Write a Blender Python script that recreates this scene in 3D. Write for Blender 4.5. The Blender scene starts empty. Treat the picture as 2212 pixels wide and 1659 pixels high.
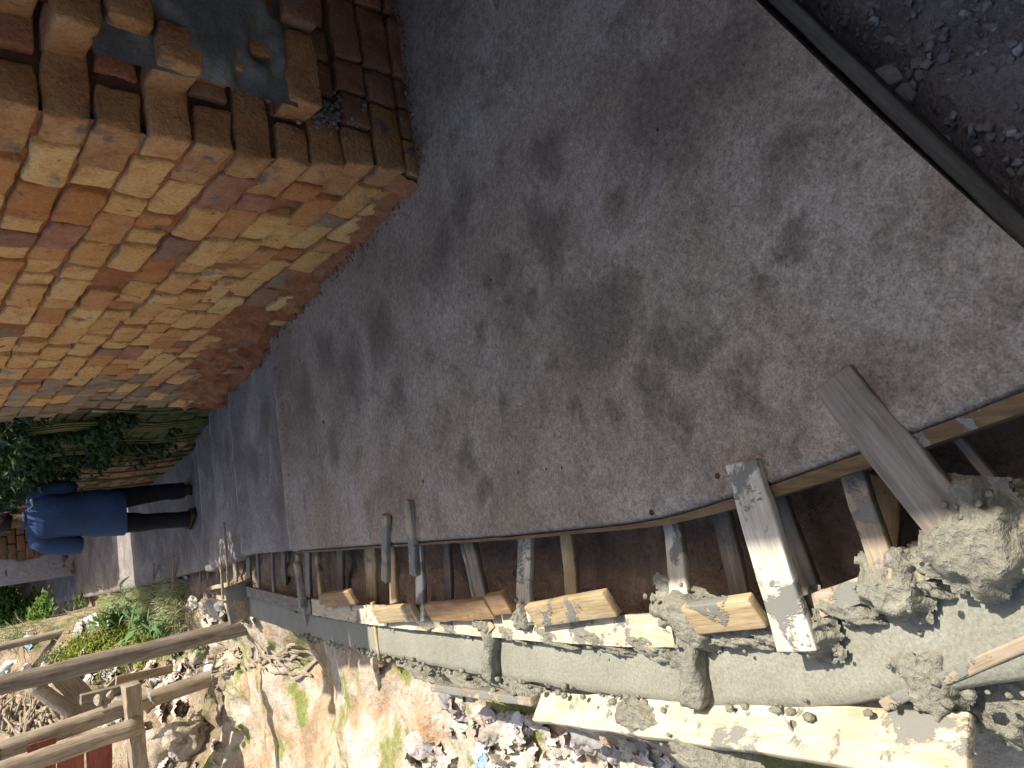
import bpy, bmesh, math, random
from mathutils import Vector, Matrix, noise
R = math.radians
sc = bpy.context.scene
# ------------------------------------------------------------------ camera (phone held sideways: picture right = world down)
PITCH = R(42.1); FPX = 1600.0; CAMH = 1.65
cam_d = bpy.data.cameras.new('camera'); cam = bpy.data.objects.new('camera', cam_d)
sc.collection.objects.link(cam); sc.camera = cam
cam_d.sensor_fit = 'HORIZONTAL'; cam_d.sensor_width = 36; cam_d.lens = FPX / 2212 * 36
cam_d.clip_start = 0.02; cam_d.clip_end = 2000
_F = Vector((0, math.cos(PITCH), -math.sin(PITCH))); _U = Vector((0, math.sin(PITCH), math.cos(PITCH))); _R = Vector((1, 0, 0))
m = Matrix((-_U, _R, -_F)).transposed().to_4x4(); m.translation = (0, 0, CAMH); cam.matrix_world = m
sc.render.resolution_x = 1024; sc.render.resolution_y = 768
# ------------------------------------------------------------------ light
SUN_AZ = 70.0; SUN_EL = 55.0
w = bpy.data.worlds.new('World'); sc.world = w; w.use_nodes = True
nt = w.node_tree; bg = nt.nodes['Background']; sky = nt.nodes.new('ShaderNodeTexSky')
sky.sky_type = 'NISHITA'; sky.sun_disc = False; sky.sun_elevation = R(SUN_EL); sky.sun_rotation = R(SUN_AZ); sky.dust_density = 3.5; sky.ozone_density = 0.4; sky.air_density = 1.0
nt.links.new(sky.outputs[0], bg.inputs[0]); bg.inputs[1].default_value = 0.13
sun_d = bpy.data.lights.new('sun', 'SUN'); sun_d.energy = 5.0; sun_d.angle = R(0.53); sun_d.color = (1, 0.95, 0.86)
sun = bpy.data.objects.new('sun', sun_d); sc.collection.objects.link(sun)
sd = Vector((math.sin(R(SUN_AZ)) * math.cos(R(SUN_EL)), math.cos(R(SUN_AZ)) * math.cos(R(SUN_EL)), math.sin(R(SUN_EL))))
sun.rotation_euler = sd.to_track_quat('Z', 'Y').to_euler(); sun.location = (6, 3, 12)
sc.view_settings.view_transform = 'Standard'; sc.view_settings.look = 'None'
sc.view_settings.exposure = 0.7; sc.view_settings.gamma = 1
sc.cycles.max_bounces = 8; sc.cycles.diffuse_bounces = 5

# ------------------------------------------------------------------ the alley's own axes: u across (right), s along (downhill), h above the sloping path
AZ = R(-13.5)
Dv = Vector((math.sin(AZ), math.cos(AZ), 0)); Qv = Vector((math.cos(AZ), -math.sin(AZ), 0))
CAM = Vector((0, 0, CAMH))
def ray(x, y):
    return _F + _R * (((1659 - y) - 829.5) / FPX) - _U * ((x - 1106) / FPX)
def at_z(x, y, z):
    d = ray(x, y); return CAM + d * ((z - CAMH) / d.z)
K = at_z(905, 380, 0.0)
_SB = [(-2.5, .3875), (0, 0), (2.2, -.341), (3.65, -.62), (5.7, -1.05), (6.2, -1.16), (16, -1.55), (200, -3)]
def lerp_tab(t, x):
    if x <= t[0][0]: return t[0][1]
    for (a, b), (c, d) in zip(t, t[1:]):
        if x <= c: return b + (d - b) * (x - a) / (c - a)
    return t[-1][1]
def Zb(s): return lerp_tab(_SB, s)
def Zs(s):                                  # top of the path: ramps with low steps down
    if s > 6.2: return -1.201 - .04 * (s - 6.2)
    z = -.155 * max(s, -2.5)
    for e in (2.2, 3.65, 4.7, 5.7):
        if s > e: z -= .06
    return z
def us(v):
    q = v - K; return q.dot(Qv), q.dot(Dv)
def wp(u, s, h=0.0, z=None):
    v = K + Qv * u + Dv * s; v.z = Zb(s) + h if z is None else z; return v
def ip(x, y, h=0.0):                        # where the sight line through a photo point meets height h above the path
    d = ray(x, y); t = .15; step = .04
    def g(t):
        v = CAM + d * t; return v.z - h - Zb((v - K).dot(Dv))
    while g(t) > 0 and t < 80: t += step
    a, b = t - step, t
    for _ in range(25):
        c = (a + b) / 2
        if g(c) > 0: a = c
        else: b = c
    return CAM + d * b
def ss(a, b, x):
    t = max(0, min(1, (x - a) / (b - a))); return t * t * (3 - 2 * t)
def nz(x, y=0, z=0): return noise.noise(Vector((x, y, z)))
def fbm(x, y, z=0, o=4):
    a = 0; k = 1
    for _ in range(o):
        a += nz(x, y, z) * k; x *= 2.1; y *= 2.1; z *= 2.1; k *= .5
    return a

# ------------------------------------------------------------------ materials
def _n(nt, t, **kw):
    n = nt.nodes.new(t)
    for k, v in kw.items(): setattr(n, k, v)
    return n
def _ramp(nt, fac, stops):
    r = _n(nt, 'ShaderNodeValToRGB'); e = r.color_ramp.elements
    while len(e) < len(stops): e.new(0.5)
    for i, (p, c) in enumerate(stops):
        e[i].position = p; e[i].color = tuple(c) + (1,) if len(c) == 3 else c
    nt.links.new(fac, r.inputs[0]); return r.outputs[0]
def _noise(nt, co, scale, detail=6, rough=.6, dist=0):
    n = _n(nt, 'ShaderNodeTexNoise'); n.inputs['Scale'].default_value = scale; n.inputs['Detail'].default_value = detail
    n.inputs['Roughness'].default_value = rough; n.inputs['Distortion'].default_value = dist
    nt.links.new(co, n.inputs['Vector']); return n.outputs['Fac']
def _mix(nt, mode, fac, a, b):
    n = _n(nt, 'ShaderNodeMix', data_type='RGBA', blend_type=mode)
    for i, v in ((0, fac), (6, a), (7, b)):
        if hasattr(v, 'is_linked') or hasattr(v, 'links'): nt.links.new(v, n.inputs[i])
        elif i == 0: n.inputs[0].default_value = v
        else: n.inputs[i].default_value = tuple(v) + (1,)
    return n.outputs[2]
def _math(nt, op, a, b=None, c=None):
    n = _n(nt, 'ShaderNodeMath', operation=op)
    for i, v in enumerate((a, b, c)):
        if v is None: continue
        if isinstance(v, (int, float)): n.inputs[i].default_value = v
        else: nt.links.new(v, n.inputs[i])
    return n.outputs[0]
def base_mat(name):
    m = bpy.data.materials.new(name); m.use_nodes = True; nt = m.node_tree
    return m, nt, nt.nodes['Principled BSDF']
def coords(nt, kind, scale=(1, 1, 1)):
    if kind == 'world':
        co = _n(nt, 'ShaderNodeNewGeometry').outputs['Position']
    else:
        tc = _n(nt, 'ShaderNodeTexCoord').outputs['Object']; oi = _n(nt, 'ShaderNodeObjectInfo').outputs['Random']
        ad = _n(nt, 'ShaderNodeVectorMath', operation='ADD'); cx = _n(nt, 'ShaderNodeCombineXYZ')
        s = _math(nt, 'MULTIPLY', oi, 37.0)
        for i in range(3): nt.links.new(s, cx.inputs[i])
        nt.links.new(tc, ad.inputs[0]); nt.links.new(cx.outputs[0], ad.inputs[1]); co = ad.outputs[0]
    if scale != (1, 1, 1):
        mp = _n(nt, 'ShaderNodeVectorMath', operation='MULTIPLY'); mp.inputs[1].default_value = scale
        nt.links.new(co, mp.inputs[0]); co = mp.outputs[0]
    return co
def bump(nt, bs, parts):
    prev = None
    for h, st, di in parts:
        b = _n(nt, 'ShaderNodeBump'); b.inputs['Strength'].default_value = st; b.inputs['Distance'].default_value = di
        nt.links.new(h, b.inputs['Height'])
        if prev is not None: nt.links.new(prev, b.inputs['Normal'])
        prev = b.outputs[0]
    nt.links.new(prev, bs.inputs['Normal'])
def mat_mottle(name, cols, scale=3, fine=40, rough=.9, bst=.5, bdi=.01, kind='world', rnd=None, spot=None, ax=(1, 1, 1), spec=.25):
    """mottled surface: broad noise picks between cols, fine noise darkens, optional per-object tint (rnd) and spots (scale, lo, hi, colour)"""
    m, nt, bs = base_mat(name); co = coords(nt, kind, ax)
    n1 = _noise(nt, co, scale, 7, .62, .3); n2 = _noise(nt, co, fine, 4, .65)
    k = len(cols) - 1
    c = _ramp(nt, n1, [(.3 + .4 * i / max(k, 1), q) for i, q in enumerate(cols)])
    if rnd:
        oi = _n(nt, 'ShaderNodeObjectInfo').outputs['Random']
        c2 = _ramp(nt, oi, [(i / max(len(rnd) - 1, 1), q) for i, q in enumerate(rnd)])
        c = _mix(nt, 'MULTIPLY', 1.0, c, c2)
    if spot:
        for (sc_, lo, hi, sq) in spot:
            n3 = _noise(nt, co, sc_, 5, .6, .2); f = _ramp(nt, n3, [(lo, (0, 0, 0)), (hi, (1, 1, 1))]); c = _mix(nt, 'MIX', f, c, sq)
    c = _mix(nt, 'MULTIPLY', .75, c, _ramp(nt, n2, [(.25, (.55, .55, .55)), (.7, (1.15, 1.15, 1.15))]))
    nt.links.new(c, bs.inputs['Base Color']); bs.inputs['Roughness'].default_value = rough; bs.inputs['Specular IOR Level'].default_value = spec
    bump(nt, bs, [(n1, bst * .6, bdi * 2), (n2, bst, bdi)])
    return m
def mat_wood(name, cols, cement=0.0, rough=.8, cem=(.20, .195, .165)):
    m, nt, bs = base_mat(name); co = coords(nt, 'object', (1.6, 22, 22)); co2 = coords(nt, 'object')
    n1 = _noise(nt, co, 2.2, 6, .6, .6); n2 = _noise(nt, co, 9, 4, .6); n3 = _noise(nt, co2, 5, 5, .65, .3)
    c = _ramp(nt, n1, [(.3, cols[0]), (.52, cols[1]), (.72, cols[2])])
    c = _mix(nt, 'MULTIPLY', .6, c, _ramp(nt, n2, [(.3, (.6, .58, .55)), (.65, (1.1, 1.1, 1.1))]))
    c = _mix(nt, 'MULTIPLY', .5, c, _ramp(nt, n3, [(.35, (.62, .58, .52)), (.6, (1.05, 1.05, 1.05))]))
    hs = [(n2, .35, .004)]
    if cement:
        n4 = _noise(nt, co2, 7, 6, .68, .4); f = _ramp(nt, n4, [(.66 - .3 * cement, (0, 0, 0)), (.70 - .3 * cement, (1, 1, 1))])
        c = _mix(nt, 'MIX', f, c, cem); hs.append((f, .6, .006))
    nt.links.new(c, bs.inputs['Base Color']); bs.inputs['Roughness'].default_value = rough; bs.inputs['Specular IOR Level'].default_value = .3
    bump(nt, bs, hs); return m
def mat_concrete_path(name, stains, cols=((.25, .195, .145), (.335, .268, .205), (.40, .335, .27))):
    m, nt, bs = base_mat(name); co = coords(nt, 'world')
    n1 = _noise(nt, co, 1.3, 7, .6, .3); n2 = _noise(nt, co, 55, 4, .7); n3 = _noise(nt, co, 6, 6, .62, .5); n5 = _noise(nt, co, 190, 3, .6)
    c = _ramp(nt, n1, [(.34, cols[0]), (.5, cols[1]), (.64, cols[2])])
    n6 = _noise(nt, co, 2.6, 8, .7, .8); c = _mix(nt, 'MIX', _ramp(nt, n6, [(.5, (0, 0, 0)), (.66, (.6, .6, .6))]), c, (.44, .385, .335))
    c = _mix(nt, 'MIX', _ramp(nt, n3, [(.5, (0, 0, 0)), (.72, (.8, .8, .8))]), c, (.18, .14, .105))
    # damp blotches at their own places on the slab
    dis = _n(nt, 'ShaderNodeTexNoise'); dis.inputs['Scale'].default_value = 9; dis.inputs['Detail'].default_value = 5
    nt.links.new(co, dis.inputs['Vector'])
    dv = _n(nt, 'ShaderNodeVectorMath', operation='MULTIPLY_ADD'); dv.inputs[1].default_value = (.24, .24, 0)
    nt.links.new(dis.outputs['Color'], dv.inputs[0]); nt.links.new(co, dv.inputs[2])
    total = None
    for (x, y, r) in stains:
        d = _n(nt, 'ShaderNodeVectorMath', operation='DISTANCE'); d.inputs[1].default_value = (x + .12, y + .12, 0)
        fl = _n(nt, 'ShaderNodeVectorMath', operation='MULTIPLY'); fl.inputs[1].default_value = (1, 1, 0)
        nt.links.new(dv.outputs[0], fl.inputs[0]); nt.links.new(fl.outputs[0], d.inputs[0])
        mr = _n(nt, 'ShaderNodeMapRange', interpolation_type='SMOOTHSTEP'); mr.inputs[1].default_value = r * 1.5; mr.inputs[2].default_value = r * .3
        nt.links.new(d.outputs['Value'], mr.inputs[0])
        total = mr.outputs[0] if total is None else _math(nt, 'MAXIMUM', total, mr.outputs[0])
    f = _math(nt, 'MULTIPLY', total, .8)
    c = _mix(nt, 'MIX', f, c, (.155, .123, .095))
    c = _mix(nt, 'MULTIPLY', .8, c, _ramp(nt, n2, [(.3, (.5, .5, .5)), (.66, (1.18, 1.18, 1.18))]))
    c = _mix(nt, 'MULTIPLY', .7, c, _ramp(nt, n5, [(.3, (.45, .45, .45)), (.62, (1.15, 1.15, 1.15))]))
    nt.links.new(c, bs.inputs['Base Color']); bs.inputs['Specular IOR Level'].default_value = .3
    rg = _math(nt, 'MULTIPLY_ADD', f, -.2, .92); nt.links.new(rg, bs.inputs['Roughness'])
    bump(nt, bs, [(n3, .3, .012), (n2, .55, .006), (n5, .4, .002)]); return m
def mat_leaf(name, c0, c1, trans=.3):
    m, nt, bs = base_mat(name); co = coords(nt, 'world')
    n1 = _noise(nt, co, 14, 3, .6); c = _ramp(nt, n1, [(.3, c0), (.7, c1)])
    nt.links.new(c, bs.inputs['Base Color']); bs.inputs['Roughness'].default_value = .55; bs.inputs['Specular IOR Level'].default_value = .35
    tr = _n(nt, 'ShaderNodeBsdfTranslucent'); nt.links.new(c, tr.inputs[0]); mx = _n(nt, 'ShaderNodeMixShader'); mx.inputs[0].default_value = trans
    nt.links.new(bs.outputs[0], mx.inputs[1]); nt.links.new(tr.outputs[0], mx.inputs[2]); nt.links.new(mx.outputs[0], nt.nodes['Material Output'].inputs[0])
    return m

# ------------------------------------------------------------------ mesh helpers
def link(name, me, mat=None, parent=None, mw=None):
    o = bpy.data.objects.new(name, me); sc.collection.objects.link(o)
    if me is not None and mat is not None and not me.materials: me.materials.append(mat)
    if mw is not None: o.matrix_world = mw
    if parent is not None:
        o.parent = parent
        o.matrix_parent_inverse = Matrix.Identity(4)
        pm = parent_mw[parent.name]; wm = mw if mw is not None else Matrix.Identity(4)
        o.matrix_basis = pm.inverted() @ wm; parent_mw[o.name] = wm
    else: parent_mw[o.name] = mw.copy() if mw is not None else Matrix.Identity(4)
    return o
parent_mw = {}
def tag(o, label=None, cat=None, group=None, kind=None):
    if label: o['label'] = label
    if cat: o['category'] = cat
    if group: o['group'] = group
    if kind: o['kind'] = kind
    return o
def empty(name, loc, label, cat, group=None):
    o = link(name, None, None, None, Matrix.Translation(loc)); return tag(o, label, cat, group)
def mesh_from(name, vs, fs, smooth=True):
    me = bpy.data.meshes.new(name); me.from_pydata([tuple(v) for v in vs], [], fs)
    if smooth: me.polygons.foreach_set('use_smooth', [True] * len(me.polygons))
    me.update(); return me
def rough_box(name, lx, ly, lz, n=(4, 2, 2), r=.008, amp=.004, freq=6, seed=0, taper=0, bow=0):
    ax = []
    for L, k in ((lx, n[0]), (ly, n[1]), (lz, n[2])):
        a = L / 2; rr = min(r, a * .45)
        ax.append([-a] + [-a + rr + (2 * a - 2 * rr) * i / k for i in range(k + 1)] + [a])
    X, Y, Zz = ax; idx = {}; vs = []; fs = []
    nx, ny, nzz = len(X) - 1, len(Y) - 1, len(Zz) - 1
    def V(i, j, k):
        if (i, j, k) not in idx:
            p = Vector((X[i], Y[j], Zz[k])); rr = [min(r, L / 2 * .45) for L in (lx, ly, lz)]
            q = Vector([max(-L / 2 + e, min(L / 2 - e, c)) for c, L, e in zip(p, (lx, ly, lz), rr)])
            d = p - q
            if d.length > 1e-9:
                d.x /= rr[0]; d.y /= rr[1]; d.z /= rr[2]; d.normalize(); p = q + Vector((d.x * rr[0], d.y * rr[1], d.z * rr[2]))
            if taper: p.y *= 1 + taper * p.x / lx; p.z *= 1 + taper * .3 * p.x / lx
            if bow: p.z += bow * (1 - (2 * p.x / lx) ** 2)
            s = p * freq + Vector((seed * 7.3, seed * 3.1, seed * 1.7))
            p = p + (noise.noise_vector(s) + noise.noise_vector(s * 2.7) * .5) * amp
            idx[(i, j, k)] = len(vs); vs.append(p)
        return idx[(i, j, k)]
    for i in range(nx):
        for j in range(ny):
            fs.append((V(i, j, 0), V(i, j + 1, 0), V(i + 1, j + 1, 0), V(i + 1, j, 0))); fs.append((V(i, j, nzz), V(i + 1, j, nzz), V(i + 1, j + 1, nzz), V(i, j + 1, nzz)))
    for i in range(nx):
        for k in range(nzz):
            fs.append((V(i, 0, k), V(i + 1, 0, k), V(i + 1, 0, k + 1), V(i, 0, k + 1))); fs.append((V(i, ny, k), V(i, ny, k + 1), V(i + 1, ny, k + 1), V(i + 1, ny, k)))
    for j in range(ny):
        for k in range(nzz):
            fs.append((V(0, j, k), V(0, j, k + 1), V(0, j + 1, k + 1), V(0, j + 1, k))); fs.append((V(nx, j, k), V(nx, j + 1, k), V(nx, j + 1, k + 1), V(nx, j, k + 1)))
    return mesh_from(name, vs, fs)
def frame(p0, p1, up=Vector((0, 0, 1)), roll=0):
    x = (p1 - p0).normalized(); y = up.cross(x).normalized(); z = x.cross(y)
    mm = Matrix((x, y, z)).transposed().to_4x4(); mm.translation = (p0 + p1) / 2
    return mm @ Matrix.Rotation(roll, 4, 'X')
_seed = [1]
def sd_():
    _seed[0] += 1; return _seed[0]
def plank(name, p0, p1, wd, th, mat, roll=0, amp=.003, taper=0, bow=0, parent=None, r=.004, up=Vector((0, 0, 1))):
    L = (p1 - p0).length
    me = rough_box(name, L, wd, th, (max(4, int(L / .05)), 4, 2), r, amp, 9, sd_(), taper, bow)
    return link(name, me, mat, parent, frame(p0, p1, up, roll))
def tube_mesh(name, pts, rad, nseg=12, amp=.0, freq=6, seed=0, cap=True):
    vs = []; fs = []; n = len(pts)
    for i, p in enumerate(pts):
        t = (pts[min(i + 1, n - 1)] - pts[max(i - 1, 0)]).normalized()
        a = t.orthogonal().normalized() if i == 0 else (a - t * a.dot(t)).normalized()
        b = t.cross(a)
        for k in range(nseg):
            th = 2 * math.pi * k / nseg; d = a * math.cos(th) + b * math.sin(th)
            rr = rad[i] * (1 + amp * (nz(p.x * freq + seed + d.x * 1.5, p.y * freq + d.y * 1.5, p.z * freq * .5 + d.z * 1.5)))
            vs.append(p + d * rr)
    for i in range(n - 1):
        for k in range(nseg):
            fs.append((i * nseg + k, i * nseg + (k + 1) % nseg, (i + 1) * nseg + (k + 1) % nseg, (i + 1) * nseg + k))
    if cap:
        fs.append(tuple(range(nseg))[::-1]); fs.append(tuple(range((n - 1) * nseg, n * nseg)))
    return vs, fs
def tube(name, pts, rad, mat, nseg=12, amp=0, freq=6, parent=None, center=True):
    c = (pts[0] + pts[-1]) / 2
    ax = (pts[-1] - pts[0]); mw = frame(pts[0], pts[-1], Vector((0, 0, 1)) if abs(ax.normalized().z) < .95 else Vector((0, 1, 0)))
    inv = mw.inverted(); vs, fs = tube_mesh(name, [inv @ p for p in pts], rad, nseg, amp, freq, sd_())
    return link(name, mesh_from(name, vs, fs), mat, parent, mw)
def lump_mesh(name, size, amp=.3, freq=1.6, sub=3, seed=0, flat=0):
    bm = bmesh.new(); bmesh.ops.create_icosphere(bm, subdivisions=sub, radius=1)
    for v in bm.verts:
        p = v.co.copy(); s = p * freq + Vector((seed * 5.1, seed * 2.3, seed))
        k = 1 + amp * (noise.noise(s) + .5 * noise.noise(s * 2.3) + .3 * noise.noise(s * 5.1))
        if flat:                                       # angular: snap towards a few facets
            c = noise.cell_vector(p * 1.3 + Vector((seed, 0, 0))); k += flat * (c.x - .5)
        p = p * k; v.co = (p.x * size[0], p.y * size[1], p.z * size[2])
    me = bpy.data.meshes.new(name); bm.to_mesh(me); bm.free()
    me.polygons.foreach_set('use_smooth', [True] * len(me.polygons)); return me
def lump(name, loc, size, mat, rot=(0, 0, 0), amp=.3, freq=1.6, sub=3, parent=None, flat=0):
    from mathutils import Euler
    mw = Matrix.Translation(loc) @ Euler(rot).to_matrix().to_4x4()
    return link(name, lump_mesh(name, size, amp, freq, sub, sd_(), flat), mat, parent, mw)
def stone_mesh(name, size, seed, cuts=9):
    rnd = random.Random(seed); bm = bmesh.new(); pts = []
    for _ in range(cuts + 8):
        v = Vector((rnd.gauss(0, 1), rnd.gauss(0, 1), rnd.gauss(0, 1))).normalized() * rnd.uniform(.8, 1)
        pts.append(bm.verts.new((v.x * size[0], v.y * size[1], v.z * size[2])))
    bmesh.ops.convex_hull(bm, input=pts)
    for v in list(bm.verts):
        if not v.link_faces: bm.verts.remove(v)
    bmesh.ops.bevel(bm, geom=bm.edges[:], offset=min(size) * .12, segments=1, affect='EDGES')
    me = bpy.data.meshes.new(name); bm.to_mesh(me); bm.free(); return me
def grid(name, nu, nv, f, mat=None, kind=None, smooth=True):
    vs = [f(i / nu, j / nv) for i in range(nu + 1) for j in range(nv + 1)]
    fs = [(i * (nv + 1) + j, (i + 1) * (nv + 1) + j, (i + 1) * (nv + 1) + j + 1, i * (nv + 1) + j + 1) for i in range(nu) for j in range(nv)]
    return vs, fs
# ------------------------------------------------------------------ material set
_st = [((1285, 715), .15), ((1310, 690), .12), ((1250, 690), .10), ((1170, 500), .09), ((1180, 530), .07), ((1430, 245), .16), ((1400, 200), .10), ((1090, 600), .05), ((1100, 640), .045),
       ((1030, 730), .045), ((1320, 880), .05), ((1405, 860), .06), ((1460, 900), .05), ((1500, 740), .06), ((1430, 730), .06), ((1735, 515), .045), ((1340, 430), .06), ((820, 720), .16), ((760, 800), .16),
       ((700, 760), .15), ((1010, 1000), .07), ((1040, 1060), .06), ((860, 860), .10), ((1660, 610), .035), ((1050, 620), .04), ((1150, 660), .03), ((1190, 790), .03), ((1740, 985), .03),
       ((1240, 880), .04), ((1700, 330), .07), ((1560, 130), .12), ((950, 560), .12), ((1000, 440), .10), ((1180, 330), .08), ((1620, 840), .05), ((1090, 880), .05), ((720, 960), .10), ((660, 860), .14)]
stains = [(ip(x, y).x, ip(x, y).y, r) for (x, y), r in _st]
M = {}
M['path'] = mat_concrete_path('path_concrete', stains)
M['path_far'] = mat_concrete_path('darker_path_concrete', [(ip(x, y).x, ip(x, y).y, .13) for x, y in ((560, 900), (540, 1000), (500, 1090), (590, 1100), (480, 980))], ((.17, .145, .125), (.24, .21, .19), (.31, .28, .26)))  # darker, greyer tone for the slabs below the first step
M['earth'] = mat_mottle('orange_earth', [(.24, .17, .11), (.40, .28, .17), (.48, .42, .32), (.42, .25, .13)], 1.9, 30, .95, .9, .02, spot=[(2.6, .52, .60, (.20, .215, .06)), (1.5, .57, .65, (.50, .46, .38))])
M['trench'] = mat_mottle('trench_soil', [(.18, .125, .09), (.28, .195, .14), (.38, .255, .18)], 9, 50, .95, 1, .02)
M['rubble'] = mat_mottle('grey_dirt', [(.12, .105, .10), (.20, .18, .17), (.28, .255, .24)], 7, 70, .95, 1, .02)
M['far'] = mat_mottle('far_earth', [(.15, .11, .075), (.32, .24, .155), (.43, .35, .25)], 3.2, 30, .95, 1, .03, spot=[(1.1, .56, .64, (.09, .12, .035))])
M['brick'] = mat_mottle('fired_brick', [(.47, .26, .105), (.60, .36, .155), (.60, .41, .21)], 11, 75, .92, 1.3, .008, kind='world',
                        rnd=[(1, .95, .85), (.92, .80, .66), (1.08, 1.1, 1.05), (1, .90, .8), (.72, .48, .38), (1.08, 1.06, 1.0), (.98, .86, .72), (1.05, 1.0, .9)], spot=[(20, .62, .70, (.17, .12, .07)), (5, .64, .70, (.30, .25, .14)), (3.1, .63, .70, (.30, .12, .055))])
M['brick_dark'] = mat_mottle('dull_red_shade_brick', [(.24, .115, .075), (.33, .165, .10), (.38, .23, .15)], 8, 75, .92, 1.2, .008, kind='world',
                             rnd=[(1, .9, .9), (.8, .8, .8), (1.15, 1.0, .9), (.95, .95, 1.05)], spot=[(11, .62, .70, (.17, .15, .14))])  # shade of the camera-facing walls painted in; also a few dull red bricks
M['mud'] = mat_mottle('red_mud_mortar', [(.17, .06, .028), (.28, .105, .045), (.33, .16, .075)], 6, 45, .95, 1, .012, spot=[(4, .58, .66, (.20, .155, .08)), (7, .64, .70, (.075, .085, .03))])
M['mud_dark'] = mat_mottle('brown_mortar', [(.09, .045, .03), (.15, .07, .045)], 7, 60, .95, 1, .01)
M['cement'] = mat_mottle('grey_cement_daub', [(.11, .115, .115), (.15, .155, .15), (.19, .185, .175)], 8, 80, .85, .7, .006)
M['gravel'] = mat_mottle('gravel_grey', [(.16, .14, .135), (.26, .23, .22)], 20, 90, .9, .6, .004, kind='object')
M['wet'] = mat_mottle('fresh_concrete', [(.232, .225, .172), (.265, .257, .198), (.30, .29, .228)], 5, 130, .7, .5, .004)
M['clod'] = mat_mottle('rough_concrete', [(.20, .188, .145), (.25, .237, .18), (.30, .282, .22)], 12, 60, .85, 1, .012)
M['wood_pale'] = mat_wood('pale_new_timber', [(.46, .37, .24), (.59, .50, .36), (.66, .59, .46)], .40)
M['wood_white'] = mat_wood('whitish_timber', [(.52, .45, .34), (.66, .60, .49), (.74, .70, .60)], .42)
M['wood_clean'] = mat_wood('yellow_timber', [(.36, .25, .125), (.48, .36, .20), (.56, .46, .29)], .28)
M['wood_mud'] = mat_wood('cement_smeared_timber', [(.30, .235, .16), (.38, .31, .225), (.46, .40, .31)], .6)
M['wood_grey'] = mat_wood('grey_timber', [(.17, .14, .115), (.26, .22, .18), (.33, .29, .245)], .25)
M['wood_orange'] = mat_wood('orange_timber', [(.28, .16, .075), (.38, .235, .12), (.45, .31, .18)], .25)
M['wood_brown'] = mat_wood('brown_board', [(.11, .07, .035), (.17, .11, .055), (.23, .155, .08)], .2)
M['wood_dark'] = mat_wood('dark_old_timber', [(.06, .055, .045), (.10, .095, .08), (.14, .13, .11)], .1)
M['log'] = mat_wood('weathered_log', [(.13, .105, .085), (.25, .205, .16), (.38, .32, .25)], 0, .9)
M['log_pale'] = mat_wood('pale_weathered_log', [(.22, .17, .12), (.36, .29, .21), (.47, .40, .30)], 0, .9)
M['stone'] = mat_mottle('grey_stone', [(.24, .23, .23), (.36, .35, .35), (.44, .43, .42)], 9, 60, .9, .7, .006, kind='object', rnd=[(1, .95, .92), (.8, .82, .86), (1.1, 1.05, 1)])
M['rock_pale'] = mat_mottle('pale_rock', [(.30, .24, .17), (.42, .35, .26), (.50, .44, .35)], 4, 40, .95, 1, .02)
M['plaster'] = mat_mottle('pale_plaster', [(.30, .29, .29), (.38, .37, .38), (.42, .41, .42)], 2, 30, .9, .5, .006, spot=[(1.1, .55, .60, (.24, .15, .10))])
M['steel'] = mat_mottle('bare_steel', [(.35, .36, .38), (.5, .5, .52)], 20, 90, .45, .2, .001)

# ------------------------------------------------------------------ plan of the alley
_uL = [(-2.3, -1.16), (-1.95, -1.235), (-1.733, -1.281), (-1.473, -1.325), (-.949, -1.405), (-.245, -1.398), (.584, -1.375), (2.2, -1.335), (3.65, -1.30), (4.7, -1.32), (5.7, -1.36), (7, -1.40), (9, -1.48), (15.5, -1.6), (30, -1.6)]
_bi = [(-2.4, -1.28), (-2.0, -1.40), (-1.656, -1.531), (-1.275, -1.653), (-.892, -1.733), (.09, -1.745), (1.353, -1.741), (2.513, -1.70), (3.969, -1.63), (6, -1.56), (9, -1.60), (30, -1.7)]
_bo = [(-2.4, -1.56), (-2.0, -1.66), (-1.468, -1.792), (-1.164, -1.856), (-.851, -1.884), (.139, -1.908), (1.339, -1.89), (2.575, -1.86), (4.041, -1.80), (6, -1.74), (9, -1.78), (30, -1.9)]
def smooth_tab(t, s): return sum(lerp_tab(t, s + d) * w_ for d, w_ in ((-.24, .1), (-.12, .2), (0, .4), (.12, .2), (.24, .1)))
def uL(s): return smooth_tab(_uL, s)
def bI(s): return smooth_tab(_bi, s)
def bO(s): return smooth_tab(_bo, s)
def uR(s): return lerp_tab([(-5, .05), (4.2, .05), (5, .02), (13.6, -.56), (16, -.7)], s)
def s_near(u): return -1.519 + (u + .369) * .4621
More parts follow.
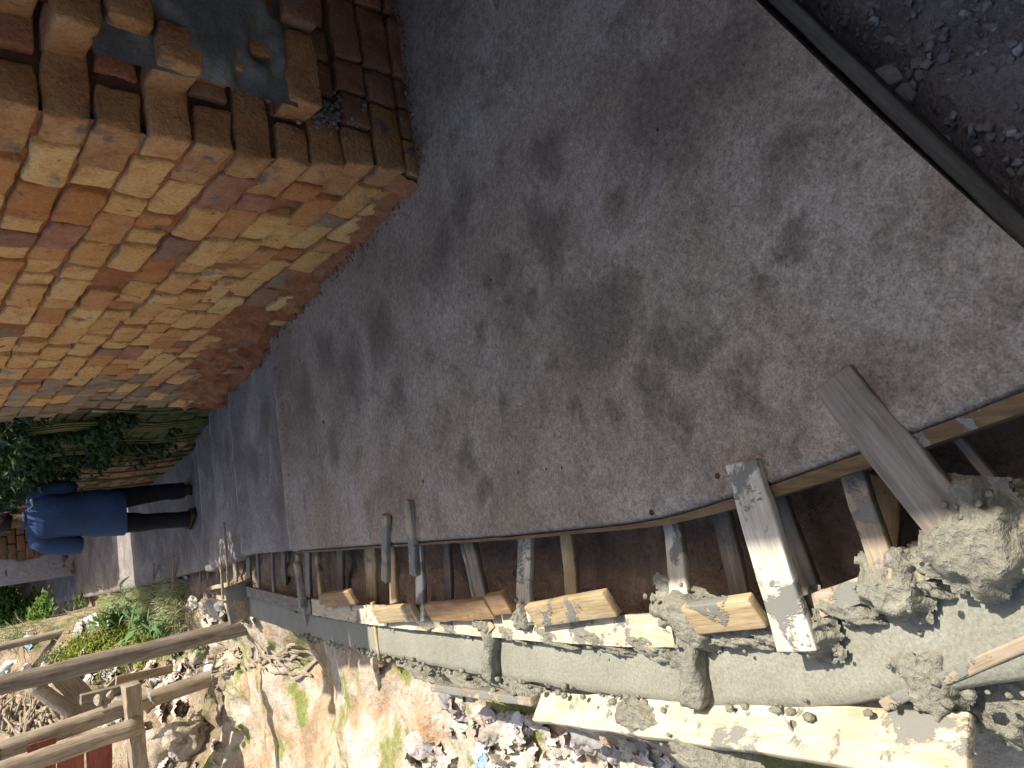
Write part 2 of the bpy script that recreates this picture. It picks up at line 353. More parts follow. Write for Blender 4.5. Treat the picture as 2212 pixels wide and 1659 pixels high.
def ground_z(u, s):
    b = Zb(s)
    left = -.30 - .16 * ss(0, .55, bO(s) - u) - .10 * ss(.5, 2.0, bO(s) - u)
    left += .30 * math.exp(-(((u + 2.55) / .45) ** 2 + ((s - 1.75) / 1.0) ** 2))
    left -= .30 * math.exp(-(((u + 2.4) / .5) ** 2 + ((s - 3.9) / .55) ** 2))
    left += .12 * ss(4.4, 5.2, s)
    bank = (s - 7.6) * .55 + (-2.55 - u) * .85                  # a heap retained behind the posts
    left += 1.9 * ss(0, 1.9, bank) * ss(15, 11, s)
    left += (.10 * fbm(u * 5, s * 5, 6) + .05 * fbm(u * 14, s * 14, 7, 3)) * ss(5.6, 6.6, s) * ss(-1.95, -2.3, u)
    left += .05 * fbm(u * 2.2, s * 2.2, 3) + .02 * fbm(u * 9, s * 9, 5, 3)
    g = left
    wch = ss(bO(s) + .02, bO(s) + .06, u)                       # below the drain wall and into the trench
    tr = -.31 + .05 * fbm(u * 7, s * 5, 1) + .10 * ss(1.0, 3.5, s)
    g = g * (1 - wch) + tr * wch
    wsl = ss(uL(s) + .03, uL(s) + .10, u)
    g = g * (1 - wsl) + (-.20) * wsl
    nr = ss(.03, .10, s_near(u) - s) * ss(uL(s) + .1, uL(s) + .22, u)
    g = g * (1 - nr) + (-.15 + .035 * fbm(u * 6, s * 6, 9) + .02 * fbm(u * 17, s * 17, 2)) * nr
    far = 5.5 * ss(16.2, 26, s)
    return b + g + far
us_ = [-200, -90, -40, -22, -14, -10, -8, -7] + [-6 + .1 * i for i in range(28)] + [-3.2 + .035 * i for i in range(58)] + [-1.17 + .08 * i for i in range(44)] + [3, 5, 8, 13, 22, 40, 90, 200]
ss_ = [-60, -25, -12, -7, -5, -4, -3.2, -2.8] + [-2.5 + .035 * i for i in range(215)] + [5.03 + .07 * i for i in range(75)] + [10.3 + .25 * i for i in range(36)] + [20, 22, 24, 27, 32, 40, 55, 80, 120, 200]
gv = [wp(u, s, z=ground_z(u, s)) for u in us_ for s in ss_]; ns = len(ss_)
gf = [(i * ns + j, (i + 1) * ns + j, (i + 1) * ns + j + 1, i * ns + j + 1) for i in range(len(us_) - 1) for j in range(ns - 1)]
gm = mesh_from('ground', gv, gf)
for k in ('earth', 'trench', 'rubble', 'far'): gm.materials.append(M[k])
mi = []
for i in range(len(us_) - 1):
    for j in range(ns - 1):
        u, s = us_[i], ss_[j]
        mi.append(3 if s > 7 else (2 if (s < s_near(u) + .15 and u > uL(s) + .05) else (1 if u > bO(s) + .0 else 0)))
gm.polygons.foreach_set('material_index', mi)
tag(link('ground', gm), kind='structure')

# ------------------------------------------------------------------ path slabs, each a low step below the last
def slab(rows, top, thick=.13, nu=44, nv=60, r=.035, round_far=True, sides=True):
    """rows(tv) -> (u0,u1,s0,s1); built as a closed rounded sheet"""
    vs = []; fs = []
    def edge(d): return 0 if d >= r else r - math.sqrt(max(0, r * r - (r - d) ** 2))
    for i in range(nu + 1):
        for j in range(nv + 1):
            a, b = i / nu, j / nv
            a = a if i not in (1, nu - 1) else a
            u, s, dl, df = rows(a, b)
            z = top(s) + .004 * fbm(u * 3, s * 3, 4, 3) - edge(dl) * .8 + (.020 * math.exp(-((df - .06) / .05) ** 2) * (1 + .5 * nz(u * 6, s)) - edge(df) if round_far else 0)
            vs.append(wp(u, s, z=z))
    for i in range(nu):
        for j in range(nv):
            fs.append((i * (nv + 1) + j, (i + 1) * (nv + 1) + j, (i + 1) * (nv + 1) + j + 1, i * (nv + 1) + j + 1))
    if sides:
        loop = [i * (nv + 1) for i in range(nu + 1)] + [nu * (nv + 1) + j for j in range(1, nv + 1)] + [i * (nv + 1) + nv for i in range(nu - 1, -1, -1)] + [j for j in range(nv - 1, 0, -1)]
        k0 = len(vs)
        n = len(loop)
        for q in loop: vs.append(vs[q].copy())
        for q in loop: vs.append(vs[q] - Vector((0, 0, thick)))
        for q in range(n): fs.append((k0 + q, k0 + n + q, k0 + n + (q + 1) % n, k0 + (q + 1) % n))
    return vs, fs
def dens(a, n=2.2): return a            # linear spacing
E1 = lambda u: 2.17 - .03 * (u + 1.3) + .02 * fbm(u * 5, 2, 1, 2)
def rows1(a, b):
    # squeeze the outer columns so the rounded rim has points of its own
    a = min(1, max(0, a)); u0 = -1.34; 
    b2 = b if b < .9 else .9 + .1 * (1 - (1 - (b - .9) / .1) ** 2)
    s_guess = -1.7 + b2 * 3.9
    a2 = a if a > .12 else .12 * (a / .12) ** 2
    ul = uL(s_guess); u = ul + a2 * (.06 - ul)
    s0 = s_near(u); s1 = E1(u); s = s0 + b2 * (s1 - s0)
    ul = uL(s); u = ul + a2 * (.06 - ul)
    return u, s, u - ul, s1 - s
v1, f1 = slab(rows1, Zs, nu=56, nv=110)
def rows1b(a, b):
    u = .06 + a * 2.1; s0 = s_near(u); return u, s0 + b * (.10 - s0), 1, 1
v1b, f1b = slab(rows1b, Zs, nu=30, nv=30, sides=False, round_far=False)
k = len(v1); me = mesh_from('path_slab', v1 + v1b, f1 + [tuple(i + k for i in f) for f in f1b]); me.materials.append(M['path'])
path_objs = [(tag(link('path_slab', me), kind='structure'), 2.17, uL(2.17), Zs)]
steps = [2.13, 3.62, 4.67, 5.67, 16.0]
for q, (sa, sb) in enumerate(zip(steps, steps[1:])):
    jl = [0, .03, .05, 0][q]
    def rows2(a, b, sa=sa, sb=sb, jl=jl):
        b2 = b if b < .9 else .9 + .1 * (1 - (1 - (b - .9) / .1) ** 2); a2 = a if a > .12 else .12 * (a / .12) ** 2
        s = sa + b2 * (sb - sa); ul = uL(s) - jl * b; ur = uR(s) + .02; u = ul + a2 * (ur - ul)
        se = sb - .03 * (u + 1.3) + .015 * fbm(u * 5, sb, 1, 2); s = sa - .02 + b2 * (se - sa + .02)
        return u, s, u - ul, se - s
    mid = (sa + sb) / 2; z0 = Zs(mid)
    top = (lambda s, mid=mid, z0=z0: z0 - .155 * (s - mid)) if q < 3 else (lambda s: Zs(max(s, 5.71)))
    if q == 0: noses = []
    vv, ff = slab(rows2, top, nu=26, nv=40 if q < 3 else 80)
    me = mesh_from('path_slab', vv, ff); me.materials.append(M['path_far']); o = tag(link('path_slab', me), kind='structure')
    path_objs.append((o, sb, uL(sb) - jl, top))

M['nosing'] = mat_mottle('worn_nosing', [(.33, .28, .23), (.44, .39, .33)], 6, 60, .9, .6, .006)
for o, sb, ul, top in path_objs[:4]:                        # trowelled rim along each step
    pts = []
    for i in range(31):
        u = ul + .02 + i / 30 * (uR(sb) - ul - .03); s_ = (E1(u) if sb == 2.17 else sb - .03 * (u + 1.3) + .015 * fbm(u * 5, sb, 1, 2)) - .028
        pts.append(wp(u, s_, z=top(min(s_, sb - .01) if sb == 2.17 else s_) - .004))
    v_, f_ = tube_mesh('n', pts, [.021 + .004 * nz(i * .7, sb) for i in range(31)], 10)
    link('nosing', mesh_from('nosing', v_, f_), M['nosing'], o)

# ------------------------------------------------------------------ brick house
house = empty('brick_house', wp(2, 2, z=-.7), 'worn orange brick house with crumbling mud joints along the path', 'house')
rb = random.Random(5)
BH = .133
brick_s = [rough_box('brick', .262, .14, .119, (5, 3, 3), .010, .010, 11, 100 + i) for i in range(9)]
brick_h = [rough_box('brick', .125, .20, .119, (3, 3, 3), .010, .010, 11, 130 + i) for i in range(7)]
for me in brick_s + brick_h: me.materials.append(M['brick'])
M['brick_mid'] = mat_mottle('half_lit_brick', [(.34, .17, .08), (.46, .25, .115), (.50, .32, .17)], 10, 75, .92, 1.3, .008, kind='world', rnd=[(1, .92, .85), (.85, .8, .75), (1.1, 1.05, 1)], spot=[(9, .60, .68, (.17, .13, .11))])  # corner and tooth bricks: tone between lit end and shaded front painted in
brick_sm = [me.copy() for me in brick_s]; brick_hm = [me.copy() for me in brick_h]
for me in brick_sm + brick_hm: me.materials.clear(); me.materials.append(M['brick_mid'])
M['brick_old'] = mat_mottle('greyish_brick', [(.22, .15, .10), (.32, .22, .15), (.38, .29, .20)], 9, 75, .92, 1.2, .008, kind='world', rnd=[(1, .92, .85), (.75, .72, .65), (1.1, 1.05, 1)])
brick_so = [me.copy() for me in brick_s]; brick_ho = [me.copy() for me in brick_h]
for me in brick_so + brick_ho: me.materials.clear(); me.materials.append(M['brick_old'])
brick_sd = [me.copy() for me in brick_s]; brick_hd = [me.copy() for me in brick_h]
for me in brick_sd + brick_hd: me.materials.clear(); me.materials.append(M['brick_dark'])
def lean(z): return -.07 * ss(.1, .6, z)
def mudtop(s): return .06 + .30 * ss(.8, 2.4, s) + .14 * nz(s * 1.7, 3) + .06 * nz(s * 6, 1)
RC = Matrix((Dv, -Qv, Vector((0, 0, 1)))).transposed().to_4x4()        # wall running along the path: local x along, y outwards (left)
RA = Matrix((Qv, -Dv, Vector((0, 0, 1)))).transposed().to_4x4()        # wall facing the camera: local x right, y towards the camera
def put_brick(me, u, s, z, rot):
    mw = Matrix.Translation(wp(u, s, z=z)) @ rot @ Matrix.Rotation(rb.gauss(0, .018), 4, 'Z') @ Matrix.Rotation(rb.gauss(0, .022), 4, 'Y') @ Matrix.Rotation(rb.gauss(0, .02), 4, 'X')
    return link('brick', me, None, house, mw)
nb = 0
Z0 = -.745
for r in range(17):
    z = Z0 + BH * (r + .5)
    wav = lambda s: .016 * nz(s * .9, r * .35, 2) + .004 * nz(s * 5, r, 7)
    # corner brick
    if z > -.05:
        if r % 2: o = put_brick(rb.choice(brick_sm), lean(z) + .07 + rb.uniform(-.012, .012), .131, z, RC)
        else: o = put_brick(rb.choice(brick_sm), lean(z) + .131, .07 + rb.uniform(-.01, .01), z, RA)
        nb += 1
    s = (.262 if r % 2 else .14) + .016
    while s < 4.22:
        if rb.random() < .42: L, dep, lst = .125, .20, brick_h
        else: L, dep, lst = .262, .14, brick_s
        if s > 3.2 and L < .2 and rb.random() < .5: L, dep, lst = .262, .14, brick_s
        sm = s + L / 2; hz = z - Zs(sm)
        if hz > -.04 and z < 1.42 - .12 * sm:
            out = rb.uniform(-.014, .012)
            if hz < mudtop(sm): out = rb.choice([-.03, -.015, .0, .02, .03])
            if not (rb.random() < .035 or (hz < mudtop(sm) and rb.random() < .25)):
                me = rb.choice(lst)
                if rb.random() < .08: me = rb.choice(brick_hd if lst is brick_h else brick_sd)
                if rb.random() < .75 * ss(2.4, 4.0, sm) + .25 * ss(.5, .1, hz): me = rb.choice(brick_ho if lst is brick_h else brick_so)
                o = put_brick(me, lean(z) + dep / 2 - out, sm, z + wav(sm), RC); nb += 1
        s += L + rb.uniform(.006, .016)
    # face towards the camera
    u = (.14 if r % 2 else .262) + .016
    while u < 1.35 and z > -.05 and z < 1.36:
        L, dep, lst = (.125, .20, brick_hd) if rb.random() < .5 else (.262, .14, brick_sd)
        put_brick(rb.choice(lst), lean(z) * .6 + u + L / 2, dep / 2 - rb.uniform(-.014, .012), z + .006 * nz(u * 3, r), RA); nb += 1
        u += L + rb.uniform(.010, .020)
    # second leaf of brickwork with toothed ends
    if .44 < z < 1.36:
        u = [.13, .20, .10, .22, .15, .09, .18][r % 7]
        while u < 1.1:
            L, lst = (.125, brick_h) if rb.random() < .5 else (.262, brick_s)
            first = u < .24
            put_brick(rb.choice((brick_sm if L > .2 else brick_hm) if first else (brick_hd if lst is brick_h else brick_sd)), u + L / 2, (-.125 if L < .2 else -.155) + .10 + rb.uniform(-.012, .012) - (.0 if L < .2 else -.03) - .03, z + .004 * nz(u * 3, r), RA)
            nb += 1; u += L + rb.uniform(.012, .02)
print('bricks', nb)
# mortar bed behind the bricks, swelling over them as mud near the ground
def mC(a, b):
    s = .02 + a * 4.22; z = -.8 + b * 2.35; hz = z - Zs(s)
    k = ss(mudtop(s) + .1, mudtop(s) - .12, hz)
    out = -.020 + .014 * fbm(s * 7, z * 7, 1) + k * (.034 + .045 * fbm(s * 4, z * 7, 8) + .024 * fbm(s * 15, z * 19, 4, 3) + .022 * ss(.25, 0, hz))
    return wp(lean(z) - out, s, z=z)
vs, fs = grid('m', 260, 140, mC); link('mortar_bed', mesh_from('mortar_bed', vs, fs), M['mud'], house)
def mA(a, b):
    u = .02 + a * 2.1; z = -.25 + b * 1.85
    return wp(u + lean(z) * .6 * (1 - a), .026 + .010 * fbm(u * 8, z * 8, 3), z=z)
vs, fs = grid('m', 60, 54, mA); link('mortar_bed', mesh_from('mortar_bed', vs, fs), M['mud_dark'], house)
def mL(a, b):
    u = .20 + a * 2.0; z = .44 + b * 1.1
    return wp(u, -.105 + .010 * fbm(u * 8, z * 8, 6) + (.12 if b == 0 else 0) , z=z)
vs, fs = grid('m', 60, 34, mL); link('mortar_bed', mesh_from('mortar_bed', vs, fs), M['mud_dark'], house)
# cement daubed over the second leaf, and a pocket of gravelly mortar below it
def patch(cu, cz, ru, rz, sp, off, mat, name, seed, side='A'):
    def f(a, b):
        x, y = a * 2 - 1, b * 2 - 1; d = math.sqrt(x * x + y * y) + .35 * fbm(x * 1.6 + seed, y * 1.6, seed, 3)
        k = ss(1.0, .75, d); o = -.03 + (off + .03) * k + .006 * fbm(x * 4, y * 4, seed, 3)
        if side == 'A': return wp(cu + x * ru, sp - o, z=cz + y * rz)
        return wp(lean(cz + y * rz) - o, cu + x * ru, z=cz + y * rz)
    vs, fs = grid('p', 44, 44, f); return link(name, mesh_from(name, vs, fs), mat, house)
patch(.50, .84, .42, .30, -.14, .026, M['cement'], 'cement_patch', 3)
rg = random.Random(9); vs = []; fs = []
for _ in range(150):
    c = wp(.16 + rg.gauss(0, .035), -.014, z=.40 + rg.gauss(0, .06)); me = stone_mesh('g', (rg.uniform(.006, .013),) * 3, rg.random()); kk = len(vs)
    vs += [v.co + c for v in me.vertices]; fs += [tuple(i + kk for i in p.vertices) for p in me.polygons]; bpy.data.meshes.remove(me)
tag(link('gravel', mesh_from('gravel', vs, fs, False), M['gravel'], house), kind='stuff')
# upper courses (out of the picture) and the block behind them
vs = []; fs = []
def simple_box(c, hx, hy, hz, rot):
    kk = len(vs); mm = Matrix.Translation(c) @ rot
    for dx in (-1, 1):
        for dy in (-1, 1):
            for dz in (-1, 1): vs.append(mm @ Vector((dx * hx, dy * hy, dz * hz)))
    for f in ((0, 1, 3, 2), (4, 6, 7, 5), (0, 4, 5, 1), (2, 3, 7, 6), (0, 2, 6, 4), (1, 5, 7, 3)): fs.append(tuple(kk + i for i in f))
for r in range(8, 24):
    z = Z0 + BH * (r + .5); s = .14 * (r % 2)
    while s < 4.2:
        L = rb.choice([.125, .262]); sm = s + L / 2; top = 2.0 if sm < 1.62 else 2.36
        if z >= 1.42 - .12 * sm and z < top + rb.uniform(-.05, .05): simple_box(wp(lean(z) + .07 + rb.uniform(-.01, .01), sm, z=z), L / 2, .07, .059, RC)
        s += L + .016
    u = .14 * ((r + 1) % 2)
    while u < 2.1 and z > 1.36 and z < 2.0:
        L = rb.choice([.125, .262]); simple_box(wp(u + L / 2 - .04, .07 + rb.uniform(-.01, .01), z=z), L / 2, .07, .059, RA); u += L + .016
tag(link('upper_brickwork', mesh_from('upper_brickwork', vs, fs, False), M['brick'], house), kind='stuff')
def solid(name, u0, u1, s0, s1, z0, z1, mat, parent=None, zb=None):
    pts = [wp(u, s, z=z) for z in (z0, z1) for (u, s) in ((u0, s0), (u1, s0), (u1, s1), (u0, s1))]
    if zb is not None:
        for i in (4, 7): pts[i].z = zb
    fs = [(0, 3, 2, 1), (4, 5, 6, 7), (0, 1, 5, 4), (1, 2, 6, 5), (2, 3, 7, 6), (3, 0, 4, 7)]
    return link(name, mesh_from(name, pts, fs, False), mat, parent)
solid('wall_core', .09, 5.0, .12, 4.16, -1.2, 2.03, M['mud'], house)
solid('wall_core', .10, 5.0, 1.60, 4.15, 2.02, 2.38, M['mud'], house)
solid('wall_core', .8, 1.02, -.09, .13, .5, 2.03, M['mud_dark'], house)
# unseen neighbour on the right, set close, low-eaved and dark to deepen the shade
nh = empty('neighbour_house', wp(4, -3, z=0), 'unseen neighbour house on the right, placed close and dark for shade', 'house')
solid('wall', 1.0, 5, -7, -.16, -.2, 2.84, M['mud_dark'], nh); solid('wall', .62, 5, -.15, .9, 2.06, 2.84, M['mud_dark'], nh); solid('roof', .42, 5.2, -7.2, .92, 2.85, 2.93, M['mud_dark'], nh)
# ------------------------------------------------------------------ drain under construction: wall, shutters, struts
def px2m(p, px): return px * (p - CAM).dot(_F) / FPX
LM = Matrix.Translation(K) @ RC                      # local x along the path, y to the left, z up
LMi = LM.inverted()
def sweep(name, s0, s1, ds, prof, mat, parent=None, noise_amp=.004, freq=9, closed=True):
    """prof(s) -> list of (u, h) going round the section; ends are capped"""
    n = int((s1 - s0) / ds); vs = []; fs = []; m_ = None
    for i in range(n + 1):
        s = s0 + (s1 - s0) * i / n; pr = prof(s); m_ = len(pr)
        for (u, h) in pr:
            v = wp(u, s, h); q = v * freq; v = v + noise.noise_vector(q) * noise_amp + noise.noise_vector(q * 2.9) * noise_amp * .5
            vs.append(LMi @ v)
    for i in range(n):
        for k in range(m_):
            fs.append((i * m_ + k, i * m_ + (k + 1) % m_, (i + 1) * m_ + (k + 1) % m_, (i + 1) * m_ + k))
    fs.append(tuple(range(m_))[::-1]); fs.append(tuple(range(n * m_, (n + 1) * m_)))
    return link(name, mesh_from(name, vs, fs, m_ > 4), mat, parent, LM)
def wtop(s): return -.10 - .14 * ss(4.05, 4.1, s) - .10 * ss(5.6, 5.65, s)
def wall_prof(s):
    a, b = bI(s), bO(s); t = wtop(s); P_ = [(a, -.8), (a, t - .06), (a - .002, t - .012)]
    P_ += [(a + (b - a) * q, t + .004 - .004 * abs(q - .5)) for q in (.06, .2, .35, .5, .65, .8, .94)]
    return P_ + [(b + .002, t - .012), (b, t - .06), (b, -.8)]
dw = sweep('drain_wall', -2.35, 6.6, .03, wall_prof, M['wet'], None, .005, 8)
tag(dw, 'freshly cast grey concrete drain wall beside the trench', 'wall')
def lumps(cx, cy, h, n, spread, r, seed, parent=dw, name='cement_lump'):
    """a crumbly smear of concrete: a low mound with broken surface and loose crumbs"""
    rr = random.Random(seed); c0 = ip(cx, cy, h); vs = []; fs = []; rx, ry = 2.0 * spread[0] + r, 2.0 * spread[1] + r; N = 34; ht = r * 1.15; kk_ = []
    for i in range(N + 1):
        for j in range(N + 1):
            x, y = i / N * 2 - 1, j / N * 2 - 1; d = math.sqrt(x * x + y * y) + .38 * fbm(x * 1.5 + seed, y * 1.5, seed, 3); k = ss(1.0, .45, d)
            q = Vector((x * rx, y * ry, 0)); w_ = q * (1 / (r * .55)); cell = noise.voronoi(w_ + Vector((seed, 0, 0)))[0][0]
            z = -.03 + (ht + .03) * k + k * (r * .38 * (.6 - cell) + .006 * fbm(q.x * 70, q.y * 70, seed, 3))
            kk_.append(k); vs.append(c0 + Vector((q.x + .004 * nz(q.x * 90, q.y * 90, 1), q.y + .004 * nz(q.x * 90, q.y * 90, 5), z)))
    for i in range(N):
        for j in range(N):
            a_ = i * (N + 1) + j; f_ = (a_, a_ + N + 1, a_ + N + 2, a_ + 1)
            if max(kk_[q] for q in f_) > .02: fs.append(f_)
    for _ in range(n // 2):
        c = c0 + Vector((rr.gauss(0, spread[0] * 1.1), rr.gauss(0, spread[1] * 1.1), ht * .7)); k = rr.uniform(.15, .42) * r
        me = lump_mesh('x', (k, k * rr.uniform(.7, 1.2), k * .7), .5, 2.2, 1, rr.random() * 50); kk = len(vs)
        vs += [v.co + c for v in me.vertices]; fs += [tuple(i + kk for i in p.vertices) for p in me.polygons]; bpy.data.meshes.remove(me)
    return link(name, mesh_from(name, vs, fs), M['clod'], parent)
def tie(x0, y0, x1, y1, wpx, h=-.075):
    p0, p1 = ip(x0, y0, h), ip(x1, y1, h)
    L = (p1 - p0).length; me = rough_box('cement_tie', L, px2m(p0, wpx), .06, (14, 5, 3), .012, .012, 16, sd_())
    return link('cement_tie', me, M['clod'], dw, frame(p0, p1))
tie(1062, 1348, 1060, 1468, 34); tie(1488, 1335, 1508, 1528, 52)
lumps(1048, 1340, -.06, 12, (.02, .03, .01), .02, 1); lumps(1478, 1330, -.05, 26, (.03, .05, .012), .024, 2); lumps(1440, 1400, -.09, 14, (.02, .06, .01), .016, 12)
lumps(1735, 1370, -.04, 16, (.02, .03, .012), .018, 3); lumps(2090, 1165, -.025, 46, (.045, .04, .02), .019, 4); lumps(2190, 1140, -.08, 24, (.03, .03, .02), .02, 14)
lumps(2170, 1500, -.2, 40, (.04, .035, .03), .022, 5); lumps(2000, 1470, -.10, 18, (.04, .03, .008), .014, 15); lumps(1920, 1270, -.04, 18, (.03, .03, .01), .016, 6)
lumps(870, 1455, -.32, 10, (.02, .03, .06), .035, 7); lumps(1120, 1490, -.12, 16, (.015, .12, .012), .014, 8); lumps(925, 1345, -.06, 12, (.015, .05, .008), .014, 9); lumps(1380, 1560, -.06, 14, (.02, .05, .012), .014, 10)
lumps(1130, 1335, -.05, 10, (.02, .02, .012), .02, 11); lumps(1520, 1640, -.06, 16, (.02, .07, .012), .016, 13)
for i, (x, y, L) in enumerate(((985, 1352, .16), (1110, 1368, .10), (1200, 1375, .14), (1300, 1385, .16), (1400, 1392, .12), (1590, 1378, .13), (1660, 1365, .10), (1830, 1318, .10), (1960, 1255, .10), (2040, 1215, .08))):
    lumps(x, y, -.075, 10, (.012, L * .4, .01), .016, 30 + i)
for i, (x, y, L) in enumerate(((900, 1452, .16), (1000, 1475, .14), (1130, 1490, .10))):
    lumps(x, y, -.10, 10, (.010, L * .45, .01), .015, 50 + i)
# beads of concrete squeezed out along both shutters
rr = random.Random(3); vs = []; fs = []
for _ in range(420):
    s = rr.uniform(-1.9, 2.6); inner = rr.random() < .6; u = (bI(s) + rr.gauss(.012, .012)) if inner else bO(s) + rr.gauss(.0, .012)
    c = wp(u, s, wtop(s) + rr.uniform(.0, .025)); k = rr.uniform(.004, .013); me = lump_mesh('x', (k, k * 1.3, k), .4, 1.7, 1, rr.random() * 50); kk = len(vs)
    vs += [v.co + c for v in me.vertices]; fs += [tuple(i + kk for i in p.vertices) for p in me.polygons]; bpy.data.meshes.remove(me)
tag(link('cement_crumbs', mesh_from('cement_crumbs', vs, fs), M['clod'], dw), kind='stuff')
# shutter along the slab's left edge, bent to its curve
def fb(s):
    a = uL(s) - .001; top = -.010; t = .010 + .018 * ss(-.6, -1.5, s); return [(a, top), (a - t, top - .004), (a - t, -.105), (a, -.105)]
tag(sweep('formwork_board', -2.2, 2.12, .05, fb, M['wood_brown'], None, .002, 14), 'thin brown shutter board bent along the slab edge over the trench', 'board')
# shutter across the slab's upper end
def nend(off, h0, h1, t, mat, label):
    p0, p1 = wp(-1.16, s_near(-1.16) - off, (h0 + h1) / 2), wp(1.6, s_near(1.6) - off, (h0 + h1) / 2)
    o = plank('formwork_board', p0, p1, t, h1 - h0, mat, 0, .002); tag(o, label, 'board')
nend(.026, -.14, -.022, .03, M['wood_dark'], 'grey shutter board along the upper end of the slab beside rubble')
# inner shutter of the drain wall: flat planks on edge boards
def inner(s0, s1, label, mat='wood_pale', wd=.085, dh=0):
    def pf(s):
        a = bI(s) + .002; return [(a, -.085 + dh), (a, -.058 + dh), (a + wd, -.060 + dh), (a + wd, -.087 + dh)]
    return tag(sweep('formwork_board', s0, s1, .04, pf, M[mat], None, .003, 12), label, 'board')
inner(-.86, .98, 'long flat shutter board carrying the wooden blocks above the trench')
inner(1.02, 2.1, 'flat pale shutter board in shade, end to end with the sunlit one', 'wood_pale', .09, -.01)
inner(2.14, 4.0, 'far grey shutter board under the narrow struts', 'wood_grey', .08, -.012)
inner(-1.75, -.9, 'cement covered shutter board bending with the drain beneath the big planks', 'wood_mud', .05)
def inner_edge(s0, s1, label):
    def pf(s):
        a = bI(s) + .004; return [(a, -.42), (a, -.092), (a + .026, -.092), (a + .026, -.42)]
    return tag(sweep('formwork_board', s0, s1, .06, pf, M['wood_grey'], None, .002, 12), label, 'board')
inner_edge(-1.75, .6, 'upright shutter board lining the trench side of the drain wall'); inner_edge(.64, 4.0, 'upright shutter board lining the shaded far end of the trench')
# wooden blocks standing on the shutter
def block(x0, y0, x1, y1, h, wd, ht, mat, label):
    p0, p1 = ip(x0, y0, -.024), ip(x1, y1, -.024); o = plank('wooden_block', p0, p1, wd * 2.3, .028, M[mat], R(24), .003, 0, 0, None, .004); return tag(o, label, 'block')
block(814, 1328, 900, 1322, -.02, .034, .085, 'wood_clean', 'yellow wooden block with a cement smeared end on the shutter')
block(930, 1322, 1062, 1314, -.02, .034, .085, 'wood_orange', 'orange wooden block on the shutter between two struts')
block(1062, 1304, 1100, 1300, -.02, .034, .07, 'wood_orange', 'short orange block end against a leaning strut')
block(1152, 1328, 1322, 1300, -.015, .034, .085, 'wood_clean', 'long yellow block slanting along the shutter edge')
block(1494, 1335, 1640, 1318, -.01, .034, .085, 'wood_clean', 'yellow wooden block half under the white plank')
block(700, 1296, 764, 1288, -.02, .034, .08, 'wood_orange', 'dark orange block on the shaded shutter')
# planks laid over the trench and struts wedged across it
def strut(x0, y0, h0, x1, y1, h1, wpx, th, mat, label, roll=0, taper=0, group=None, ext=0, bow=0, name='strut'):
    p0, p1 = ip(x0, y0, h0), ip(x1, y1, h1); d = (p1 - p0).normalized(); p0 = p0 - d * ext
    wd = px2m((p0 + p1) / 2, wpx)
    o = plank(name, p0, p1, wd if abs(roll) < .8 else th, th if abs(roll) < .8 else wd, M[mat], roll if abs(roll) < .8 else 0, .005, taper, bow)
    return tag(o, label, 'strut' if name == 'strut' else 'plank', group)
strut(1800, 815, .016, 2075, 1155, -.03, 104, .024, 'wood_grey', 'wide grey plank laid from the slab into crumbled cement', name='plank', taper=.05)
strut(1603, 996, .016, 1725, 1402, -.028, 86, .024, 'wood_white', 'white sunlit plank spattered with cement across the trench', name='plank', taper=.12)
G1 = 'timber struts wedged across the drain trench'
strut(1838, 1000, -.10, 1926, 1272, -.04, 30, .05, 'wood_mud', 'twisted splintered strut with a cement caked foot', roll=1, ext=.03)
strut(1912, 1050, -.20, 1910, 1205, -.26, 62, .022, 'wood_orange', 'spotted brown strut low in the trench under the grey plank', ext=.03)
strut(1452, 1120, -.13, 1474, 1305, -.055, 48, .022, 'wood_white', 'pale strut with a curled sliver ending in heaped cement', ext=.02)
strut(1562, 1110, -.20, 1604, 1300, -.20, 46, .022, 'wood_grey', 'greyish strut low in the trench next to the white plank', ext=.02)
strut(1688, 1100, -.22, 1768, 1325, -.18, 50, .022, 'wood_grey', 'dark strut low in the trench under the white plank', ext=.03)
strut(1135, 1146, -.13, 1135, 1345, -.05, 44, .022, 'wood_white', 'broad pale strut with its foot dipped in cement', ext=.02)
strut(1224, 1138, -.19, 1240, 1300, -.17, 36, .022, 'wood_clean', 'narrow yellow strut behind the slanting block', ext=.03)
strut(1012, 1155, -.13, 1048, 1312, -.045, 36, .024, 'wood_grey', 'leaning grey strut with two pencil marks', ext=.02)
strut(1000, 1155, -.16, 1030, 1300, -.12, 12, .03, 'wood_mud', 'thin splintered batten under the leaning strut', ext=.02)
strut(966, 1150, -.20, 972, 1295, -.20, 22, .022, 'wood_grey', 'thin dark strut low behind the orange block', ext=.03)
strut(836, 1114, .018, 832, 1256, -.010, 21, .026, 'wood_mud', 'short grey stick resting on the slab, shorter of the pair', name='plank')
strut(884, 1080, .018, 898, 1242, -.008, 24, .026, 'wood_mud', 'short spotted stick reaching furthest onto the slab', name='plank', taper=.3)
strut(846, 1165, -.12, 854, 1302, -.075, 28, .02, 'wood_clean', 'yellow strut under the shorter grey stick', ext=.02)
strut(905, 1160, -.12, 912, 1345, -.045, 32, .022, 'wood_white', 'white strut with a grey cement foot under the spotted stick', ext=.02)
strut(800, 1172, -.17, 806, 1300, -.20, 44, .02, 'wood_clean', 'wide yellowish strut low in the shaded trench', ext=.03)
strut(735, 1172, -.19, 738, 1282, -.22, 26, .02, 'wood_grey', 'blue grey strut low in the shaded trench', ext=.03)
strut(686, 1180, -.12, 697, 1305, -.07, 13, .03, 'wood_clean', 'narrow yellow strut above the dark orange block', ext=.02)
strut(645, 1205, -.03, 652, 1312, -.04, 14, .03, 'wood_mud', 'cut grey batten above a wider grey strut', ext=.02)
strut(664, 1175, -.14, 668, 1290, -.12, 22, .02, 'wood_grey', 'wider grey strut behind the cut batten', ext=.03)
